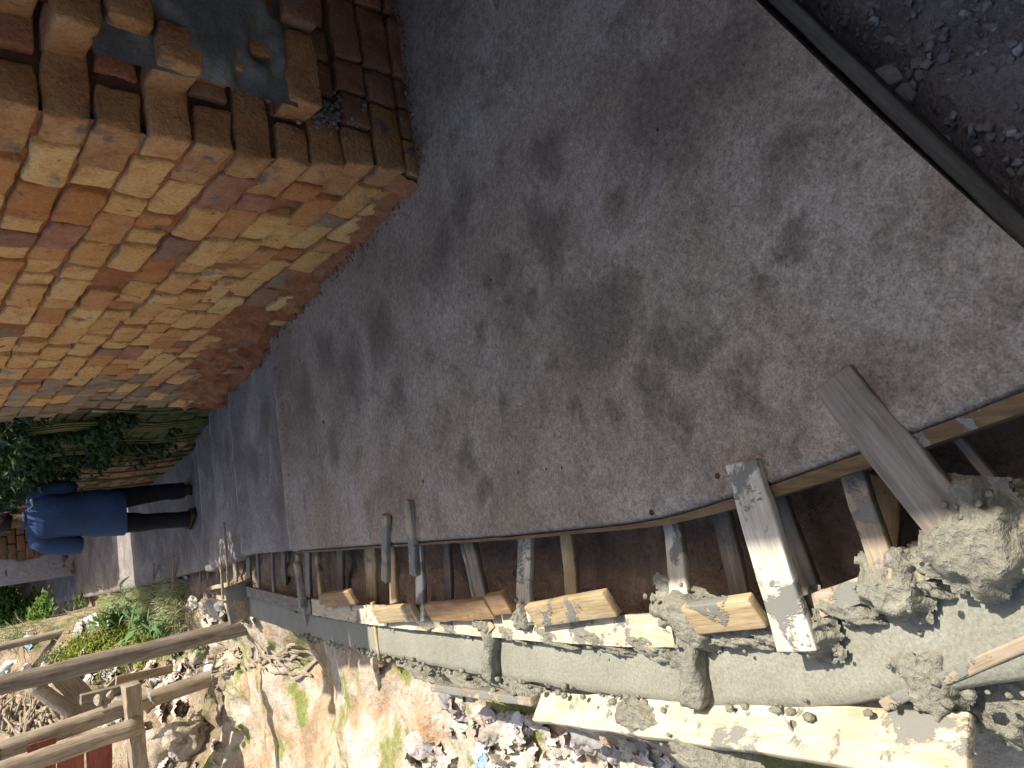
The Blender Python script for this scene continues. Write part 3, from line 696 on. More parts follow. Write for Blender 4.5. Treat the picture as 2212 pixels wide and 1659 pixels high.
G2 = 'narrow grey struts at the shaded far end of the trench'
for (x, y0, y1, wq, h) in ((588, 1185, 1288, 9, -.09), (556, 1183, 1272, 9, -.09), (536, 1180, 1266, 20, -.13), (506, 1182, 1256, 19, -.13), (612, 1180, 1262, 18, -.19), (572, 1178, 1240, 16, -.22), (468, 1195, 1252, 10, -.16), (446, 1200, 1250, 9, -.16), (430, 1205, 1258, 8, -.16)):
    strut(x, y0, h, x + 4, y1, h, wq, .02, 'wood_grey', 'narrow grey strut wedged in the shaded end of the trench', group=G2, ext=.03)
strut(484, 1130, .05, 496, 1300, -.05, 7, .02, 'wood_mud', 'thin forked stick propped over the drain by the cement tie', ext=0)
strut(474, 1165, .0, 482, 1292, -.06, 8, .02, 'wood_mud', 'crooked short stick beside the thin forked stick', ext=0)
for (x, y0, y1) in ((375, 1200, 1272), (332, 1218, 1262)):
    strut(x, y0, .03, x - 2, y1, -.06, 5, .02, 'wood_grey', 'thin peg standing at the edge of the far drain', group='pegs along the far drain')
strut(2045, 915, -.10, 2200, 1100, -.14, 20, .03, 'wood_grey', 'narrow splashed batten crossing the dark trench by the grey plank', name='plank')
strut(2150, 735, -.06, 2250, 830, -.16, 52, .024, 'wood_mud', 'plank end dipping below the slab corner', name='plank')
# outer shutter, tilted outwards, with its nail
p0, p1 = ip(1165, 1528, -.09), ip(2100, 1618, -.075)
ob = plank('formwork_board', p0, p1, px2m((p0 + p1) / 2, 92), .026, M['wood_pale'], R(-40), .004, .25); tag(ob, 'long pale outer shutter board leaning away from the fresh concrete', 'board')
nb_ = ip(1718, 1586, -.07); nv = (frame(p0, p1, roll=R(-40)).to_3x3() @ Vector((0, .35, 1))).normalized()
tube('nail', [nb_ - nv * .01, nb_ + nv * .055], [.0028, .0028], M['steel'], 8, parent=ob)
q0, q1 = ip(1948, 1497, -.17), ip(2290, 1345, -.17)
tag(plank('formwork_board', q0, q1, .024, .16, M['wood_mud'], 0, .003), 'cement crusted board closing the bend of the drain', 'board')
q0, q1 = ip(945, 1482, -.10), ip(1165, 1512, -.115)
tag(plank('formwork_board', q0, q1, .03, .07, M['wood_mud'], 0, .004), 'cement crusted board end to end with the pale outer shutter', 'board')
q0, q1 = ip(1210, 1545, -.13), ip(1285, 1568, -.14)
tag(plank('offcut', q0, q1, .05, .02, M['wood_pale'], 0, .002), 'small white offcut jammed under the outer shutter', 'offcut')
q0, q1 = ip(806, 1415, -.14), ip(826, 1518, -.36)
tag(plank('peg', q0, q1, .05, .03, M['wood_pale'], 0, .004, .5), 'white splintered peg bracing the drain wall against the slope', 'peg')
q0, q1 = ip(805, 1300, -.09), ip(822, 1425, -.10)
tag(plank('batten', q0, q1, .02, .025, M['wood_clean'], 0, .002), 'short yellow batten across the concrete behind the yellow block', 'batten')
q0, q1 = ip(640, 1215, .03), ip(675, 1400, -.16)
tag(plank('batten', q0, q1, .035, .03, M['wood_mud'], 0, .006), 'cement caked batten leaning over the shaded drain wall', 'batten')
q0, q1 = ip(1030, 1315, -.03), ip(1062, 1362, -.055)
tag(plank('chip', q0, q1, .045, .006, M['wood_clean'], 0, .002, .4), 'torn yellow wood chip at the foot of the leaning strut', 'chip')
# tie blocks at the far step of the drain wall
q0, q1 = ip(515, 1262, -.02), ip(525, 1335, -.06); tag(plank('formwork_board', q0, q1, .05, .22, M['wood_mud'], 0, .006), 'cement caked stop board across the step of the drain wall', 'board')
for (a, b, c, d) in ((455, 1270, 500, 1262), (470, 1290, 522, 1296)):
    q0, q1 = ip(a, b, -.10), ip(c, d, -.10); tag(plank('offcut', q0, q1, .04, .025, M['wood_clean'], 0, .004), 'pale offcut lying in the sun by the stop board', 'offcut', 'offcuts by the stop board')

# ------------------------------------------------------------------ stones
def ig(x, y, lift=0):
    d = ray(x, y); t = .2
    while t < 60:
        v = CAM + d * t; u, s = us(v)
        if v.z < ground_z(u, s) + lift: break
        t += .03 if t < 5 else .06
    a, b = t - .06, t
    for _ in range(12):
        c = (a + b) / 2; v = CAM + d * c; u, s = us(v)
        if v.z < ground_z(u, s) + lift: b = c
        else: a = c
    return CAM + d * b
rs = random.Random(21)
for (x, y, r) in ((1722, 25, 24), (1855, 168, 25), (1930, 170, 44), (1960, 200, 34), (1905, 215, 26), (1889, 47, 13), (2122, 110, 14), (2038, 306, 24), (2104, 282, 18), (2116, 327, 17), (2055, 176, 10), (2130, 192, 14), (1985, 255, 20),
                  (2203, 536, 22), (2083, 392, 20), (2200, 108, 18), (2185, 286, 15), (1800, 60, 9), (1830, 110, 8), (2010, 120, 9), (2150, 60, 12), (2080, 30, 10), (1950, 60, 7), (2170, 420, 16), (2150, 230, 9), (2200, 350, 10), (1780, 95, 8), (2060, 250, 11)):
    p = ig(x, y); q = px2m(p, r * 1.2); me = stone_mesh('stone', (q, q * rs.uniform(.7, 1), q * rs.uniform(.5, .8)), rs.random()); 
    o = link('stone', me, M['stone'], None, Matrix.Translation(p + Vector((0, 0, q * .2))) @ Matrix.Rotation(rs.uniform(0, 6), 4, 'Z'))
    tag(o, 'grey broken stone in the rubble beyond the slab end' if r < 19 else 'larger broken lump in the rubble beyond the slab end', 'stone', 'rubble stones' if r < 19 else 'larger rubble lumps')
vs = []; fs = []
for _ in range(1100):
    x, y = rs.uniform(1650, 2260), rs.uniform(-60, 560)
    p = ig(x, y); u, s = us(p)
    if s > s_near(u) - .06: continue
    q = rs.choice([.004, .006, .009, .014]) * rs.uniform(.7, 1.2); me = stone_mesh('g', (q, q, q * .8), rs.random(), 3); kk = len(vs)
    vs += [v.co + p for v in me.vertices]; fs += [tuple(i + kk for i in f.vertices) for f in me.polygons]; bpy.data.meshes.remove(me)
tag(link('gravel', mesh_from('gravel', vs, fs, False), M['gravel']), 'loose gravel scattered over the dirt beyond the slab', 'gravel', kind='stuff')
for (x, y, r) in ((850, 82, 8), (858, 102, 12), (869, 155, 6), (879, 203, 7), (893, 248, 6), (898, 264, 4), (932, 292, 5), (902, 312, 4), (897, 285, 3), (1075, 3, 21), (940, 410, 3), (886, 225, 3), (905, 330, 3)):
    p = ip(x, y, 0); q = px2m(p, r); me = stone_mesh('pebble', (q, q * rs.uniform(.7, 1), q * .7), rs.random())
    tag(link('pebble', me, M['rock_pale'], None, Matrix.Translation(p + Vector((0, 0, q * .4)))), 'pale pebble lying on the slab at the foot of the bricks' if r < 20 else 'round orange stone on the slab away from the wall', 'stone', 'pebbles at the wall foot' if r < 20 else None)
# small dark clods dropped on the slab
for (x, y, r) in ((1408, 1108, 7), (1550, 1028, 7), (1215, 1010, 4), (1180, 1013, 3), (915, 1040, 4), (700, 912, 4), (1120, 1020, 3), (1060, 605, 3), (1420, 280, 4)):
    p = ip(x, y, 0); q = px2m(p, r); me = lump_mesh('clod', (q, q * .8, q * .5), .3, 1.5, 2, rs.random() * 40)
    tag(link('clod', me, M['mud_dark'], None, Matrix.Translation(p + Vector((0, 0, q * .2)))), 'small dark clod dropped on the slab', 'clod', 'clods on the slab')

# crumbs of brick and dirt along the foot of the wall
vs = []; fs = []
for _ in range(900):
    if rs.random() < .75: s = rs.uniform(0, 4.1); u = -abs(rs.gauss(0, .035)) - .0
    else: u = rs.uniform(0, .9); s = -abs(rs.gauss(0, .03))
    q = rs.choice([.003, .004, .006, .010]) * rs.uniform(.7, 1.3); c = wp(u, s, z=Zs(s) + q * .3); me = stone_mesh('g', (q, q, q * .7), rs.random(), 2); kk = len(vs)
    vs += [v.co + c for v in me.vertices]; fs += [tuple(i + kk for i in f.vertices) for f in me.polygons]; bpy.data.meshes.remove(me)
tag(link('brick_crumbs', mesh_from('brick_crumbs', vs, fs, False), M['mud']), 'brick crumbs and grit along the foot of the wall', 'grit', kind='stuff')
# ------------------------------------------------------------------ farther walls and houses
M['brick_far'] = mat_mottle('brown_old_brick', [(.20, .11, .07), (.27, .16, .10), (.33, .22, .145)], 6, 40, .92, .8, .006, rnd=[(1, .9, .85), (.8, .75, .7), (1.15, 1.05, 1), (.9, .95, .8)], spot=[(3, .5, .62, (.07, .075, .03))])
M['brick_moss'] = mat_mottle('mossy_brick', [(.045, .05, .02), (.075, .08, .03), (.11, .085, .045)], 5, 40, .95, .9, .01)
bf = [rough_box('brick', .262, .14, .119, (3, 2, 2), .012, .008, 7, 200 + i) for i in range(5)]
for me in bf: me.materials.append(M['brick_far'])
bfm = [me.copy() for me in bf]
for me in bfm: me.materials.clear(); me.materials.append(M['brick_moss'])
def far_wall(s0, s1, ht, label, moss_to=-9, ang_tab=None):
    ang_tab = ang_tab or uR
    p0, p1 = wp(ang_tab(s0), s0), wp(ang_tab(s1), s1); d = (p1 - p0); d.z = 0; L = d.length; d.normalize(); nrm = Vector((-d.y, d.x, 0))
    g = empty('garden_wall', wp(ang_tab(s0) + .1, (s0 + s1) / 2, z=Zs(s0) - .2), label, 'wall'); rot = Matrix((d, nrm, Vector((0, 0, 1)))).transposed().to_4x4(); rw = random.Random(int(s0 * 10))
    zt = Zs(s0) + ht; r = 0; z = Zs(s1) - .1
    while z < zt:
        a = .14 * (r % 2)
        while a < L - .1:
            sm = s0 + a + .13
            if z > Zs(sm) - .12:
                c = p0 + d * (a + .131) - nrm * (.06 + rw.uniform(-.012, .012)); c.z = z + .06
                link('brick', rw.choice(bfm if sm < moss_to + rw.uniform(-.4, .4) else bf), None, g, Matrix.Translation(c) @ rot)
            a += .277
        z += BH; r += 1
    q = [p0 - nrm * .03, p1 - nrm * .03, p1 - nrm * .5, p0 - nrm * .5]; vs = []
    for zz in (Zs(s1) - .4, zt - .02):
        for v in q: vs.append(Vector((v.x, v.y, zz)))
    link('mortar_core', mesh_from('mortar_core', vs, [(0, 3, 2, 1), (4, 5, 6, 7), (0, 1, 5, 4), (1, 2, 6, 5), (2, 3, 7, 6), (3, 0, 4, 7)], False), M['mud_dark'], g)
    return g
far_wall(4.26, 9.2, 1.55, 'low mossy brick garden wall under dark creepers beyond the house', 6.2)
far_wall(10.3, 13.6, 2.3, 'brown brick garden wall beyond the sunlit gap', -9, lambda s: .25)
hE = empty('far_house', wp(.2, 15, z=-1.6), 'far house with peeling pale plaster over brown brick at the path end', 'house')
solid('wall', -1.05, 3, 13.78, 18, -2.2, .3, M['mud_dark'], hE)
rw = random.Random(4)
for r in range(16):
    u = -1.12 + .14 * (r % 2); z = -1.75 + BH * r
    while u < .3:
        link('brick', rw.choice(bf), None, hE, Matrix.Translation(wp(u + .131, 13.74 + rw.uniform(-.012, .012), z=z)) @ RA); u += .277
def plaster(a, b):
    u = -1.135 + a * .62; z = -1.5 + b * 1.85; k = ss(.85, .65, a + .35 * fbm(u * 4, z * 2, 2, 3) - .1 * b)
    return wp(u, 13.66 + .03 * (1 - k) * 2 - .004 * fbm(u * 9, z * 9), z=z)
vs, fs = grid('p', 30, 80, plaster); link('plaster_patch', mesh_from('plaster_patch', vs, fs), M['plaster'], hE)
# unseen house added behind the camera to keep sky light off the slab
ub = empty('sky_block_house', wp(.5, -6, z=.3), 'unseen house added behind the camera to block sky light', 'house')
solid('wall', -1.6, .95, -7, -3.2, -.3, 2.9, M['mud_dark'], ub); solid('roof', -1.35, .40, -7.1, -2.45, 2.94, 3.02, M['mud_dark'], ub)

# ------------------------------------------------------------------ posts, pen and debris left of the drain
def at_y(x, y, Y):
    d = ray(x, y); return CAM + d * (Y / d.y)
def post(name, base, top, r0, r1, mat, label, cat='post', parent=None, bend=.02):
    n = 12; rr = random.Random(sd_()); off = Vector((rr.uniform(-1, 1), rr.uniform(-1, 1), 0)) * bend
    pts = [base.lerp(top, i / n) + off * math.sin(i / n * math.pi) + Vector((rr.gauss(0, .004), rr.gauss(0, .004), 0)) for i in range(n + 1)]
    o = tube(name, pts, [r0 + (r1 - r0) * i / n for i in range(n + 1)], M[mat], 14, .12, 5, parent)
    if parent is None: tag(o, label, cat)
    return o
b1 = ip(575, 1340, -.45); post('wooden_post', b1 - Vector((0, 0, .35)), b1 + Vector((-.07, .05, 2.5)), .082, .072, 'log', 'dark weathered timber post with a long crack beside the weeds')
b4 = ip(300, 1326, -.3); post('wooden_post', b4 - Vector((0, 0, .3)), b4 + Vector((-.12, 0, 2.4)), .06, .05, 'log_pale', 'slim pale post standing behind the weeds and plastic')
b2 = ip(485, 1449, -.45); pen = empty('timber_pen', b2, 'rough timber pen of round posts, sill beam and red boards', 'pen')
pp2 = post('post', b2 - Vector((0, 0, .35)), b2 + Vector((-.20, -.15, 2.75)), .088, .092, 'log_pale', '', parent=pen)
b3 = at_y(306, 1565, 8.15); post('post', b3, b3 + Vector((-.08, .02, 1.7)), .085, .09, 'log_pale', '', parent=pen)
q0, q1 = at_y(283, 1478, 8.32), at_y(305, 1720, 8.2); sb = plank('sill_beam', q0, q1, .16, .15, M['log_pale'], 0, .008, parent=pen)
q0 = at_y(300, 1480, 8.5); plank('brace', q0, q0 + Vector((0, 0, .55)), .10, .07, M['log'], 0, .006, parent=pen, up=Vector((0, 1, 0)))
M['red'] = mat_wood('red_painted_board', [(.22, .06, .045), (.30, .09, .06), (.36, .13, .09)], 0, .8)
for i in range(3):
    q0, q1 = at_y(215 - 62 * i, 1600, 8.42), at_y(215 - 62 * i, 1760, 8.42); plank('wall_board', q0, q1, .022, .235, M['red'], 0, .004, parent=pen)
g0 = b2.copy(); link('rag', lump_mesh('rag', (.115, .12, .12), .35, 2.5, 3, 77), M['cement'], pp2, Matrix.Translation(b2 + Vector((-.20, -.14, 2.28)) * 1.0))
def lean_plank(x0, y0, x1, y1, Y, wpx, label, mat='log_pale', name='plank', th=.025):
    p0, p1 = at_y(x0, y0, Y), at_y(x1, y1, Y + .15); o = plank(name, p0, p1, px2m(p0, wpx), th, M[mat], 0, .004, up=Vector((0, -1, .35))); return tag(o, label, 'plank')
lean_plank(128, 1452, 205, 1538, 9.0, 46, 'short pale plank leaning between the posts')
lean_plank(250, 1472, 372, 1445, 8.75, 20, 'narrow pale plank lying level behind the pen', 'log_pale')
lean_plank(215, 1520, 262, 1470, 8.9, 30, 'pale board wedged behind the pen post', 'log_pale')
p0, p1 = at_y(66, 1478, 9.0), at_y(165, 1545, 8.9); tag(tube('pipe', [p0.lerp(p1, i / 8) for i in range(9)], [.075] * 9, M['rock_pale'], 16, .05, 4), 'fat pale pipe slanting between the posts', 'pipe')
lump_ = lambda n, x, y, sz, m_, lab, amp=.28, fl=.2: tag(lump(n, ig(x, y), sz, M[m_], (.2, .1, 1.1 * x), amp, 1.4, 4, None, fl), lab, 'rock')
lump_('rock', 400, 1590, (.20, .30, .24), 'rock_pale', 'big pale rock wrapped in torn sacking below the pen', .35, .25)
lump_('rock', 350, 1625, (.16, .22, .2), 'rock_pale', 'pale rock in the hollow beside the pen', .3, .25)
lump_('rock', 432, 1416, (.10, .10, .13), 'rock_pale', 'square pale rock between the dark post and the pen', .2, .15)
for i, (x, y, r) in enumerate(((212, 1512, .07), (238, 1500, .06), (226, 1523, .05))):
    p = at_y(x, y, 8.22); tag(link('stone', stone_mesh('stone', (r, r * .9, r * .7), i + .3), M['rock_pale'], None, Matrix.Translation(p)), 'pale stone lodged on the pen beam', 'stone', 'stones on the pen beam')
# crumpled plastic and paper on the slope
def scrap_mesh(size, seed, thick=.004):
    rr = random.Random(seed); n = 9; vs = []; fs = []; ax = rr.uniform(.6, 1); top = []
    for i in range(n + 1):
        for j in range(n + 1):
            x, y = (i / n - .5), (j / n - .5); rr_ = math.hypot(x, y) + 1e-6; k = (1 + .35 * nz(x / rr_ * 1.4 + seed, y / rr_ * 1.4)) * (max(abs(x), abs(y)) / rr_)
            z = .30 * abs(nz(x * 5 + seed, y * 5)) + .18 * abs(nz(x * 11, y * 11 + seed)) - .5 * (x * x + y * y)
            top.append(Vector((x * k, y * k * ax, z)) * size)
    vs = top + [v - Vector((0, 0, thick)) for v in top]; m_ = (n + 1) ** 2
    for i in range(n):
        for j in range(n):
            a = i * (n + 1) + j; f = (a, a + n + 1, a + n + 2, a + 1); fs.append(f); fs.append(tuple(m_ + q for q in f[::-1]))
    return mesh_from('plastic_scrap', vs, fs)
def scrap_mat(n, c): return mat_mottle(n, [tuple(q * .8 for q in c), c], 14, 60, .6, .4, .003, kind='object')
SC = {'white': scrap_mat('white_plastic', (.72, .70, .66)), 'pale pink': scrap_mat('pink_plastic', (.55, .46, .41)), 'cream': scrap_mat('cream_plastic', (.60, .54, .43)), 'grey': scrap_mat('grey_plastic', (.36, .34, .31)), 'dusty beige': scrap_mat('beige_plastic', (.46, .40, .34)), 'light blue': scrap_mat('blue_plastic', (.35, .47, .56))}
sm_ = [scrap_mesh(1, 3.7 * i + 1) for i in range(10)]
sm_c = {}
rt = random.Random(31)
def in_poly(x, y):
    top = lerp_tab([(880, 1500), (1000, 1510), (1300, 1590), (1560, 1660)], x); return y > top + 4 and y > 1480 + max(0, (1010 - x)) * 1.1
cnt = 0
from mathutils import Euler
while cnt < 250:
    x, y = rt.uniform(880, 1640), rt.uniform(1480, 1750)
    if not in_poly(x, y) or x - 900 > (y - 1400) * 6: continue
    p = ig(x, y); c = rt.choices(list(SC), [8, 28, 30, 12, 20, 1])[0]; i = rt.randrange(10)
    if (c, i) not in sm_c:
        me = sm_[i].copy(); me.materials.append(SC[c]); sm_c[(c, i)] = me
    k = rt.uniform(.05, .15); mw = Matrix.Translation(p + Vector((0, 0, .012))) @ Euler((rt.gauss(0, .5), rt.gauss(0, .5), rt.uniform(0, 6))).to_matrix().to_4x4() @ Matrix.Diagonal((k, k, k, 1))
    tag(link('plastic_scrap', sm_c[(c, i)], None, None, mw), c + ' crumpled plastic scrap on the slope below the outer shutter', 'litter', c + ' litter on the slope'); cnt += 1
for (x, y, k, c, lab) in ((200, 1352, .42, 'white', 'torn white plastic sheet lying by the slim post'), (170, 1366, .34, 'grey', 'grey crumpled sheet beside the torn white plastic'), (62, 1388, .30, 'light blue', 'light blue plastic bag caught near the slim post'), (240, 1344, .25, 'light blue', 'pale blue torn plastic among the weeds'),
                         (345, 1305, .16, 'white', 'white rag under the leafy weeds'), (330, 1500, .2, 'grey', 'dark grey rag stuffed behind the pen post'), (398, 1530, .34, 'cream', 'torn cream sacking draped over the big rock'), (420, 1302, .2, 'cream', 'cream paper scrap near the stop board'), (455, 1330, .22, 'cream', 'pale cardboard flap on the ground by the stop board')):
    me = scrap_mesh(1, k * 91); me.materials.append(SC[c]); p = at_y(x, y, 8.1) if x in (330,) else ig(x, y)
    tag(link('plastic_sheet', me, None, None, Matrix.Translation(p + Vector((0, 0, .03 if x != 398 else .1))) @ Euler((.2, .3, x)).to_matrix().to_4x4() @ Matrix.Diagonal((k, k, k * .7, 1))), lab, 'litter')
for (x, y) in ((398, 1238), (383, 1240)):
    me = scrap_mesh(1, x); me.materials.append(SC['light blue']); tag(link('plastic_scrap', me, None, None, Matrix.Translation(ip(x, y, -.16)) @ Matrix.Diagonal((.16, .16, .2, 1))), 'bluish plastic scrap caught in the far drain', 'litter', 'scraps in the far drain')
zones = [((130, 470), (1425, 1478), 60), ((-10, 130), (1440, 1480), 22), ((200, 420), (1480, 1560), 26), ((300, 480), (1560, 1670), 16), ((440, 560), (1300, 1345), 16)]
for (xa, xb), (ya, yb), n in zones:
    for _ in range(n):
        x, y = rt.uniform(xa, xb), rt.uniform(ya, yb); p = ig(x, y); c = rt.choices(['white', 'pale pink', 'cream', 'grey'], [1, 3, 8, 2])[0]; i = rt.randrange(10)
        if (c, i) not in sm_c:
            me = sm_[i].copy(); me.materials.append(SC[c]); sm_c[(c, i)] = me
        k = rt.uniform(.10, .28); mw = Matrix.Translation(p + Vector((0, 0, .02))) @ Euler((rt.gauss(0, .6), rt.gauss(0, .6), rt.uniform(0, 6))).to_matrix().to_4x4() @ Matrix.Diagonal((k, k, k, 1))
        tag(link('plastic_scrap', sm_c[(c, i)], None, None, mw), c + ' dusty scrap among the debris around the timber posts', 'litter', c + ' debris around the posts')
for i in range(16):
    x, y = rt.uniform(200, 500), rt.uniform(1440, 1660); p = ig(x, y); r_ = rt.uniform(.05, .12)
    tag(link('stone', stone_mesh('stone', (r_, r_ * .8, r_ * .7), i + 5.5), M['rock_pale'], None, Matrix.Translation(p)), 'pale dusty stone among the debris around the posts', 'stone', 'pale stones around the posts')
# dry sticks and bark on the heap, straw below the dark post
def stick(x, y, L, r, rnd, mat='log_pale', flat=False):
    p = ig(x, y) + Vector((0, 0, .03)); d = Vector((rnd.gauss(0, 1), rnd.gauss(0, .8), rnd.gauss(.1, .35))).normalized() * L
    pts = [p + d * (i / 6 - .5) + Vector((0, 0, .05 * L * math.sin(i / 6 * 3.14) + rnd.gauss(0, .006))) for i in range(7)]
    return tube('dry_stick', pts, [r * (1 - .4 * i / 6) for i in range(7)], M[mat], 6, .2, 9)
rk = random.Random(17)
for _ in range(70):
    x, y = rk.uniform(-10, 130), rk.uniform(1500, 1600); tag(stick(x, y, rk.uniform(.2, .6), rk.uniform(.010, .028), rk), 'pale dry stick jumbled on the heap behind the pen', 'stick', 'dry sticks on the heap')
for _ in range(80):
    x, y = rk.uniform(100, 480), rk.uniform(1425, 1485); tag(stick(x, y, rk.uniform(.12, .4), rk.uniform(.006, .018), rk, rk.choice(['log_pale', 'log'])), 'dry twig on the ground between dark post and pen', 'stick', 'dry twigs by the dark post')
def strip(x, y, L, wd, rnd):
    p = ig(x, y) + Vector((0, 0, .015)); a = rnd.gauss(1.9, .45); d = Vector((math.cos(a), math.sin(a), 0)); n_ = Vector((-d.y, d.x, 0)); vs = []; fs = []
    for i in range(9):
        t = i / 8 - .5; c = p + d * L * t + n_ * .06 * L * math.sin(t * 5) ; u, s = us(c); c.z = ground_z(u, s) + .02 + .03 * abs(nz(t * 4, x)) ; w_ = wd * (1 - 1.6 * t * t)
        vs += [c - n_ * w_ / 2, c + Vector((0, 0, .25 * w_)), c + n_ * w_ / 2]
    for i in range(8):
        for j in (0, 1): a0 = i * 3 + j; fs.append((a0, a0 + 1, a0 + 4, a0 + 3))
    o = link('dry_leaf', mesh_from('dry_leaf', vs, fs), M['log_pale']); return tag(o, 'dry fibrous leaf strip lying between drain wall and mound', 'leaf', 'dry leaf strips by the mound')
for _ in range(46): strip(rk.uniform(450, 680), 1400 + rk.uniform(0, 58), rk.uniform(.15, .4), rk.uniform(.012, .04), rk)

# ------------------------------------------------------------------ plants
M['leaf_dark'] = mat_leaf('dark_leaf', (.012, .03, .008), (.035, .07, .018), .15)
M['leaf_mid'] = mat_leaf('mid_leaf', (.09, .18, .06), (.16, .28, .10), .3)
M['leaf_yel'] = mat_leaf('yellow_green_leaf', (.20, .25, .03), (.34, .38, .07), .35)
M['leaf_bright'] = mat_leaf('bright_leaf', (.09, .17, .03), (.17, .27, .05), .4)
M['leaf_pale'] = mat_leaf('pale_grass', (.28, .30, .13), (.48, .48, .27), .3)
M['stem'] = mat_mottle('stem', [(.08, .09, .03), (.14, .12, .05)], 8, 40, .8, .3, .003)
def leaf_geo(vs, fs, p, d, nrm, L, W, droop=.2):
    sd2 = d.cross(nrm).normalized(); k = len(vs); m1 = p + d * L * .45 + nrm * L * .06; t = p + d * L - nrm * L * droop
    vs += [p, m1 + sd2 * W / 2 + nrm * W * .18, m1, m1 - sd2 * W / 2 + nrm * W * .18, t]
    fs += [(k, k + 2, k + 1), (k, k + 3, k + 2), (k + 1, k + 2, k + 4), (k + 2, k + 3, k + 4)]
def rdir(r, up=.3):
    return Vector((r.gauss(0, 1), r.gauss(0, 1), r.gauss(up, .6))).normalized()
def weed(name, base, h, spread, n, L, W, mat, label, cat, group=None, stems=5, seed=0, ground=True):
    r = random.Random(seed); e = empty(name, base, label, cat, group); vs = []; fs = []; sv = []; sf = []
    for _ in range(stems):
        top = base + Vector((r.gauss(0, spread * .5), r.gauss(0, spread * .5), h * r.uniform(.6, 1))); pts = [base.lerp(top, i / 4) + Vector((0, 0, .1 * h * math.sin(i / 4 * 3))) for i in range(5)]
        a, b = tube_mesh('s', pts, [.006 * (1 - .12 * i) for i in range(5)], 5); k = len(sv); sv += a; sf += [tuple(q + k for q in f) for f in b]
    for _ in range(n):
        x, y = r.gauss(0, spread * .5), r.gauss(0, spread * .5); c = base + Vector((x, y, 0))
        if ground: u, s = us(c); c.z = max(ground_z(u, s), base.z - .6)
        kz = max(0, 1 - (x * x + y * y) / (spread * spread * 1.6)); c.z += h * kz * r.random() ** .7 + .01
        d = rdir(r, .35); leaf_geo(vs, fs, c, d, rdir(r, 1.4), L * r.uniform(.6, 1.3), W * r.uniform(.7, 1.2))
    link('stems', mesh_from('stems', sv, sf), M['stem'], e); o = link('foliage', mesh_from('foliage', vs, fs, False), M[mat], e); tag(o, kind='stuff'); return e
def big_weed(base, h, spread, n, L, W, mat, label, seed):
    r = random.Random(seed); e = empty('leafy_weed', base, label, 'plant'); ms = []
    for q in range(4):
        vs = []; fs = []; N = 6
        for i in range(N + 1):
            t = i / N; w_ = math.sin(min(1, t * 1.05) ** .8 * math.pi) * .5 + .02; z = .12 * math.sin(t * 2.2 + q) - .3 * t * t * (.5 + .3 * q)
            vs += [Vector((t, -w_ * W / L, z + .05 * w_)), Vector((t, 0, z)), Vector((t, w_ * W / L, z + .05 * w_))]
        for i in range(N):
            for j in (0, 1): a = i * 3 + j; fs.append((a, a + 3, a + 4, a + 1))
        me = mesh_from('leaf', vs, fs); me.materials.append(M[mat]); ms.append(me)
    sv = []; sf = []
    for k in range(max(3, n // 7)):
        top = base + Vector((r.gauss(0, spread * .4), r.gauss(0, spread * .4), h * r.uniform(.6, 1))); pts = [base.lerp(top, i / 5) + Vector((0, 0, .08 * math.sin(i / 5 * 3))) for i in range(6)]
        a, b = tube_mesh('s', pts, [.008 * (1 - .12 * i) for i in range(6)], 5); kk = len(sv); sv += a; sf += [tuple(q + kk for q in f) for f in b]
        for j in range(7):
            c = pts[1 + j % 5].lerp(pts[min(5, 2 + j % 5)], r.random()); az = r.uniform(0, 6.28); el = r.gauss(.25, .3); x = Vector((math.cos(az) * math.cos(el), math.sin(az) * math.cos(el), math.sin(el)))
            y = Vector((0, 0, 1)).cross(x).normalized(); z = x.cross(y); kq = L * r.uniform(.6, 1.2); mm = Matrix((x * kq, y * kq, z * kq)).transposed().to_4x4(); mm.translation = c
            link('leaf', r.choice(ms), None, e, mm)
    link('stems', mesh_from('stems', sv, sf), M['stem'], e); return e
big_weed(ig(340, 1345), .40, .45, 63, .19, .05, 'leaf_mid', 'leafy green weed with long pointed leaves beside the dark post', 1)
big_weed(ig(300, 1310), .40, .40, 42, .18, .045, 'leaf_mid', 'leafy green weed standing in dry grass', 2)
big_weed(ig(392, 1408), .16, .12, 14, .11, .05, 'leaf_mid', 'small weed with rounded leaves below the dark post', 3)
big_weed(ig(390, 1340), .35, .35, 42, .18, .05, 'leaf_mid', 'broad clump of pointed green leaves near the stop board', 5)
big_weed(ig(260, 1330), .35, .4, 42, .18, .045, 'leaf_bright', 'bright green weed between dry grass and ground cover', 6)
big_weed(ig(200, 1285), .35, .3, 28, .17, .06, 'leaf_bright', 'bright leafy weed at the edge of the far path', 4)
for i, (x, y, sp, n) in enumerate(((330, 1392, .35, 500), (270, 1372, .35, 500), (170, 1408, .35, 500), (235, 1396, .4, 700), (300, 1385, .35, 500), (355, 1378, .25, 300), (200, 1385, .4, 500))):
    weed('ground_cover', ig(x, y), .10, sp, n, .055, .035, 'leaf_yel', 'low yellow green ground cover along the dark post', 'plant', 'yellow green ground cover patches', 4, 10 + i)
for i, (x, y, n) in enumerate(((440, 1395, 60), (385, 1392, 60), (120, 1415, 80))):
    weed('small_weed', ig(x, y), .12, .12, n, .06, .03, 'leaf_mid', 'small green seedling weed in the debris', 'plant', 'seedling weeds', 3, 40 + i)
